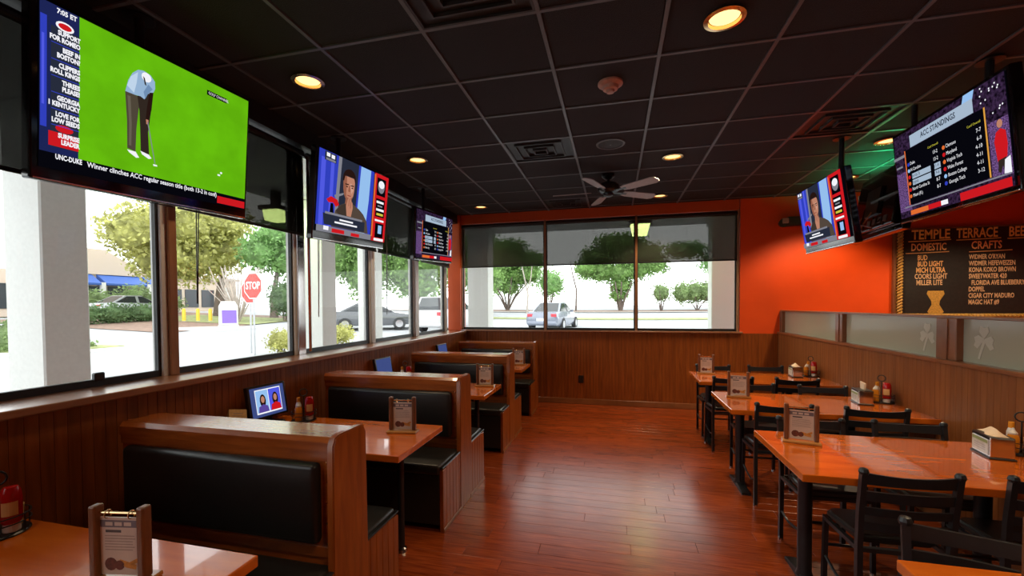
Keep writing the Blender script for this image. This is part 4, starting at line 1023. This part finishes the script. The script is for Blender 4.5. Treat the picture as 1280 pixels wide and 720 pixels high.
tree('shade_tree', 'green tree seen beside the column under the talk show screen', -19.0, 29.8, [([(0, 0, 0), (0, 0, 2), (0, 0, 4)], .3)], [(0, 0, 3.6, 2.2, 2.0, 2.4), (.4, 0, 5.6, 2.2, 2.2, 1.8), (-1.8, -1.5, 4.4, 1.5, 1.6, 1.8)], Lf['mid'], .28)
tree('shade_tree', 'broad green tree in the far left window', -15.4, 31.5, [([(0, 0, 0), (0, 0, 1.5), (0, 0, 3)], .3)], [(-1.2, 0, 3.8, 2.2, 2, 1.8), (1.0, 0, 4.6, 2.3, 2, 2.0), (0, 0, 2.4, 2.2, 1.5, 1.2)], Lf['mid'], .28)
tree('shade_tree', 'green tree with reddish side by the orange post', -10.9, 32.0, [([(0, 0, 0), (0, 0, 1.5), (0, 0, 3)], .3)], [(-.8, 0, 3.9, 2.0, 2, 2.2), (.9, 0, 3.4, 1.7, 1.6, 2.0), (0, 0, 5.6, 2.2, 2, 1.4)], Lf['mid'], .28)
tree('fan_tree', 'fan shaped green tree in the left back window', -10.2, 40.2, fan_trunks(9, 3.2, 2.4, .09, 11), [(-.6, 0, 3.5, 1.5, 1.4, 1.1), (.9, .3, 3.3, 1.4, 1.3, 1.1), (-2.2, 0, 3.2, 1.3, 1.2, 1.1), (2.3, 0, 3.5, 1.3, 1.3, 1.1), (-1.4, 0, 4.7, 1.7, 1.5, 1.1), (.6, 0, 4.9, 1.8, 1.5, 1.1), (2.4, 0, 4.8, 1.5, 1.4, 1.0), (0, 0, 6.0, 2.2, 1.8, 1.0), (.3, 0, 2.2, 1.0, .9, .8), (-1.0, 0, 2.4, .9, .8, .7)], Lf['mid'], .26)
tree('birch_tree', 'slim white forked tree in the left back window', -7.4, 36.0, [([(0, 0, 0), (.1, 0, 1.6), (-.15, 0, 2.8), (-.5, 0, 4.4)], .10), ([(.05, 0, 2.0), (.35, 0, 3.0), (.5, 0, 4.4)], .07)], None, None, bark=M_barkp)
tree('round_shrub', 'round green shrub by the first brown mullion', -5.75, 38.9, fan_trunks(4, 2.0, .5, .06, 4), [(0, 0, 2.6, 1.3, 1.2, 1.4)], Lf['green'], .24)
tree('round_tree', 'round topped green tree with dark trunks in the middle back window', .5, 40.3, fan_trunks(8, 2.6, 1.3, .12, 12), [(-3.0, 0, 3.9, 1.3, 1.3, 1.1), (-1.6, 0, 3.6, 1.4, 1.3, 1.1), (0, 0, 3.5, 1.5, 1.3, 1.1), (1.6, .2, 3.8, 1.5, 1.3, 1.1), (3.0, 0, 4.2, 1.3, 1.2, 1.0), (-2.0, 0, 5.0, 1.8, 1.5, 1.1), (.2, 0, 5.2, 1.9, 1.6, 1.2), (2.2, 0, 5.2, 1.7, 1.5, 1.1), (0, 0, 6.2, 2.4, 1.8, 1.0), (.1, 0, 2.3, 1.1, 1.0, .8), (-.2, 0, 1.4, .9, .8, .6)], Lf['mid'], .26)
tree('thin_tree', 'thin bare trunk in the middle back window', -3.5, 39.5, [([(0, 0, 0), (.05, 0, 2), (-.3, 0, 3.4), (-.5, 0, 4.6)], .09)], None, None)
tree('loose_shrub', 'loose small shrub left of the back hedge', 4.0, 39.6, fan_trunks(6, 1.8, .8, .04, 6), [(0, 0, 1.6, .9, .8, .9)], Lf['hedge'], .2, dens=35)
tree('clipped_hedge_shrub', 'clipped green hedge in the right back window', 7.0, 39.8, fan_trunks(5, 1.2, 1.4, .05, 9), [(-1.2, 0, 1.5, 1.0, .9, 1.0), (-.2, 0, 1.6, 1.0, .9, 1.05), (.8, 0, 1.6, 1.0, .9, 1.05), (1.8, 0, 1.55, 1.0, .9, 1.05), (2.7, 0, 1.5, 1.0, .9, 1.0)], Lf['hedge'], .2)
tree('shade_tree', 'green tree above the hedge in the right back window', 9.6, 44.0, [([(0, 0, 0), (0, 0, 2), (0, 0, 3.4)], .2)], [(0, 0, 4.4, 1.8, 1.6, 1.3), (-3.0, 0, 5.6, 2.2, 1.6, .9), (1.4, 0, 5.4, 2.2, 1.8, 1.2)], Lf['green'], .24)
tree('low_hedge', 'low clipped hedge in front of the blue awning building', -27.6, 18.6, fan_trunks(3, .4, .2, .03, 2), [(0, -2.2, .5, .7, 1.2, .62), (0, -.6, .5, .7, 1.2, .62), (0, 1.0, .5, .7, 1.2, .62)], Lf['dark'], .14, group='low plants outside')
tree('low_hedge', 'loose green planting under the blue awning', -33.0, 22.6, fan_trunks(3, .6, .3, .03, 2), [(0, -2, .9, .9, 1.6, .9), (0, .4, 1.2, .9, 1.4, 1.0), (0, 2.4, .9, .9, 1.4, .8)], Lf['hedge'], .2, group='low plants outside')
tree('round_shrub', 'round pale green shrub outside below the stop sign window', -9.6, 10.55, fan_trunks(4, .3, .25, .02, 2), [(0, 0, .38, .42, .42, .36)], Lf['yellow'], .09, group='low plants outside')
tree('round_shrub', 'bright green shrub outside below the dark car', -9.7, 13.2, fan_trunks(4, .3, .25, .02, 2), [(0, -.3, .38, .4, .5, .36), (0, .4, .38, .4, .5, .36)], Lf['yellow'], .09, group='low plants outside')
tree('round_shrub', 'green hedge plant outside at the far left edge', -17.6, 8.75, fan_trunks(4, .3, .25, .03, 2), [(0, 0, .5, .7, .5, .55), (-1.3, .0, .5, .7, .5, .55)], Lf['hedge'], .12, group='low plants outside')
tree('round_shrub', 'green planting on the kerbed island by the column', -18.0, 10.0, fan_trunks(4, .3, .25, .03, 2), [(0, 0, .4, .6, .4, .45), (1.0, .1, .2, .6, .3, .2)], Lf['hedge'], .12, group='low plants outside')

# stop sign and its neighbour
def stop_sign(x, yy, z, rz, label, word):
    t = thing('stop_sign', label, 'sign', (x, yy, .2), rz)
    MB().box((-.025, .004, 0), (.025, .03, z+.35-.2), bev=.003).obj('post', plain('galvanised_post', (.45, .46, .48), .4, metal=.3), t)
    oc = lambda r: [(r*cos(pi/8+pi/4*k), z-.2+r*sin(pi/8+pi/4*k)) for k in range(8)]
    MB().prism(oc(.40), 'y', -.004, .003).obj('white_border', M_white, t)
    MB().prism(oc(.37), 'y', -.006, -.0041).obj('red_face', plain('stop_red', (.62, .04, .03), .4, var=.03), t)
    if word: text('STOP', .30, M_white, t, (0, -.0075, z-.2), align='CENTER', bold=.006, xs=.82)
stop_sign(-10.05, 10.05, 2.19, radians(-9), 'red octagonal stop sign on a grey post outside', True)
stop_sign(-10.62, 10.50, 2.06, radians(-9), 'second red sign partly behind the stop sign', False)
# purple and white box
t = thing('donation_box', 'white box with a purple front panel at the kerb', 'box', (-19.8, 18.2, .52), radians(47))
MB().box((-.42, -.35, .12), (.42, .35, 1.15), bev=.05, seg=2).obj('cabinet', M_white, t); MB().prism([(-.42, 1.10), (.42, 1.10), (.30, 1.36), (-.30, 1.36)], 'y', -.33, .33, bev=.03).obj('hood', M_white, t)
MB().box((-.28, -.36, .22), (.36, -.345, .90)).obj('front_panel', plain('purple_panel', (.22, .13, .48), .5), t); MB().box((-.45, -.4, 0), (.45, .4, .12)).obj('foot', M_curb, t)
for i, (x, yy) in enumerate(((-25.65, 20.5), (-25.05, 20.9), (-24.5, 21.25))):
    t = thing('bollard', ('leftmost', 'middle', 'rightmost')[i]+' of the three yellow bollards outside', 'bollard', (x, yy, gz(x, yy)), 0, 'yellow bollards outside')
    MB().lathe([(.10, 0), (.10, .72), (.075, .80), (.001, .83)], n=12).obj('post', plain('bollard_yellow', (.80, .55, .05), .5, var=.05), t, smooth=True); MB().lathe([(.14, 0), (.14, .05), (.10, .06)], n=12).obj('collar', M_curb, t)
# building with blue awnings
bx, by = -36.0, 20.0
t = thing('shop_building', 'beige shop building with blue awnings across the road', 'building', (bx, by, gz(bx, by)), 0)
M_beige = plain('beige_stucco', (.66, .54, .44), .8, var=.04)
MB().box((-8, -4, 0), (0, 14, 2.95)).obj('wall', M_beige, t)
MB().prism([(-1.0, 2.9), (5.4, 2.9), (5.4, 3.4), (3.0, 4.7), (1.6, 4.7), (-1.0, 3.5)], 'x', -1.2, .12).obj('gable', M_beige, t)
MB().prism([(-8.3, 2.95), (.3, 2.95), (.3, 3.15), (-4, 3.8), (-8.3, 3.15)], 'y', 6.8, 14.2).obj('roof', plain('tan_roof', (.45, .38, .33), .8), t)
for a, b in ((-1.2, 2.2), (2.5, 5.2), (5.5, 6.6)): MB().prism([(0, 2.9), (1.0, 2.25), (1.0, 2.12), (0, 2.12)], 'y', a, b).obj('awning', plain('awning_blue', (.05, .13, .45), .6), t)
M_dkwin = plain('dark_storefront', (.05, .06, .07), .2)
for a, b in ((-3.2, -1.6), (.4, 1.6), (1.8, 3.0), (3.2, 4.4), (5.6, 6.4), (7.4, 8.6), (8.9, 10.1), (10.4, 11.6)): MB().box((.0, a, .5), (.05, b, 2.05)).obj('window', M_dkwin, t)
for a in (-.2, 2.3, 5.3, 7.0, 12.2): MB().box((.8, a-.12, 0), (1.05, a+.12, 2.3)).obj('pillar', M_white, t)

# cars
def car(label, x, yy, rz, col, cat='car', suv=False):
    t = thing('suv' if suv else 'sedan', label, cat, (x, yy, gz(x, yy)), rz)
    paint = plain('paint_'+label.split()[0], col, .25, metal=.3, var=.03, coat=.8)
    k = 1.18 if suv else 1.0
    # stations along the length: x, z low, z belt, half width low, half width belt
    st = [(-2.28, .42, .78, .70, .62), (-2.22, .30, .96, .82, .74), (-1.6, .24, 1.0, .89, .83), (0, .22, .96, .90, .85), (1.2, .24, .92, .89, .82), (1.95, .28, .80, .84, .74), (2.25, .40, .62, .66, .58)]
    q = MB(); vs = []
    for (X, zl, zb, wl_, wb_) in st:
        zb *= k; vs += [(X, -wl_*.9, zl), (X, -wl_, zl+.18), (X, -wl_, (zl+zb)/2+.05), (X, -wb_, zb), (X, wb_, zb), (X, wl_, (zl+zb)/2+.05), (X, wl_, zl+.18), (X, wl_*.9, zl)]
    n = 8; fs = [(i*n+j, i*n+(j+1) % n, (i+1)*n+(j+1) % n, (i+1)*n+j) for i in range(len(st)-1) for j in range(n)]+[tuple(range(n)), tuple((len(st)-1)*n+j for j in range(n))]
    q._new(vs, fs); q.obj('body', paint, t, smooth=True)
    zt = 1.45 if not suv else 1.78; zb = .95*k
    rb, rf = (-1.70, -.75) if not suv else (-2.15, -1.95)
    cs = [(rb, zb, .74, zb), (rf, zt, .58, zt), (.15, zt+.02, .58, zt), (1.15, zb-.02, .74, zb)]
    q = MB(); V = [(rb, -.76, zb-.03), (rb, .76, zb-.03), (rf, .58, zt), (rf, -.58, zt), (.15, .58, zt+.01), (.15, -.58, zt+.01), (1.2, .76, zb-.05), (1.2, -.76, zb-.05)]
    q._new(V, [(0, 1, 2, 3), (3, 2, 4, 5), (5, 4, 6, 7), (1, 6, 4, 2), (0, 3, 5, 7)]); q.obj('cabin', paint, t)
    G = plain('car_glass', (.03, .035, .04), .08)
    lerp = lambda a, b, s: tuple(a[i]+(b[i]-a[i])*s for i in range(3))
    def inset(qd, name, off):
        c = [sum(p[i] for p in qd)/4 for i in range(3)]; q = MB(); q.poly([tuple(Vector(lerp(p, c, .13))+Vector(off)) for p in qd]); q.obj(name, G, t, recalc=False)
    inset([V[0], V[1], V[2], V[3]], 'rear_window', (-.012, 0, .006)); inset([V[7], V[6], V[4], V[5]], 'windscreen', (.012, 0, .006))
    for s in (1, -1):
        A = [(V[1][0]+.1, s*.775, zb), (-.15, s*.775, zb), (-.15, s*.60, zt-.02), (V[2][0]+.05, s*.60, zt-.02)]; B_ = [(-.1, s*.775, zb), (1.05, s*.775, zb-.02), (.22, s*.60, zt-.02), (-.1, s*.60, zt-.02)]
        inset(A, 'side_window', (0, s*.01, 0)); inset(B_, 'side_window', (0, s*.01, 0))
        MB().box((-2.285, s*.62-.14, .72*k), (-2.19, s*.62+.14, .88*k), bev=.02).obj('tail_light', plain('tail_red', (.55, .05, .07), .3), t)
        for X in (-1.35, 1.38):
            w = MB().lathe([(.20, -.02), (.32, -.02), (.33, .0), (.33, .18), (.30, .20), (.20, .20)], (X, s*.72 if s > 0 else -.90, .33), 18, 'y').obj('wheel', plain('tyre', (.025, .025, .025), .8), t, smooth=True)
            MB().lathe([(.20, 0), (.19, .205), (.05, .21)], (X, .72 if s > 0 else -.925, .33), 14, 'y').obj('hub_cap', M_chrome, w)
        MB().box((.85, s*.80-.05, zb-.02), (1.0, s*.88+s*.04, zb+.1) if s > 0 else (1.0, s*.80+.05, zb+.1), bev=.01).obj('wing_mirror', paint, t)
    MB().box((-2.30, -.26, .52*k), (-2.255, .26, .66*k)).obj('number_plate', M_white, t)
    MB().box((-2.33, -.78, .34), (-2.15, .78, .50), bev=.04).obj('rear_bumper', paint, t)
car('silver sedan seen from behind in the back windows', -3.25, 23.2, radians(82), (.24, .265, .33))
car('charcoal sedan seen between the columns', -12.9, 20.8, radians(30), (.10, .105, .115))
car('white sport utility vehicle seen past the orange post', -8.55, 21.2, radians(84), (.62, .62, .62), suv=True)
car('pale grey car behind the low hedge by the awning shop', -31.0, 21.3, radians(90), (.55, .58, .62))
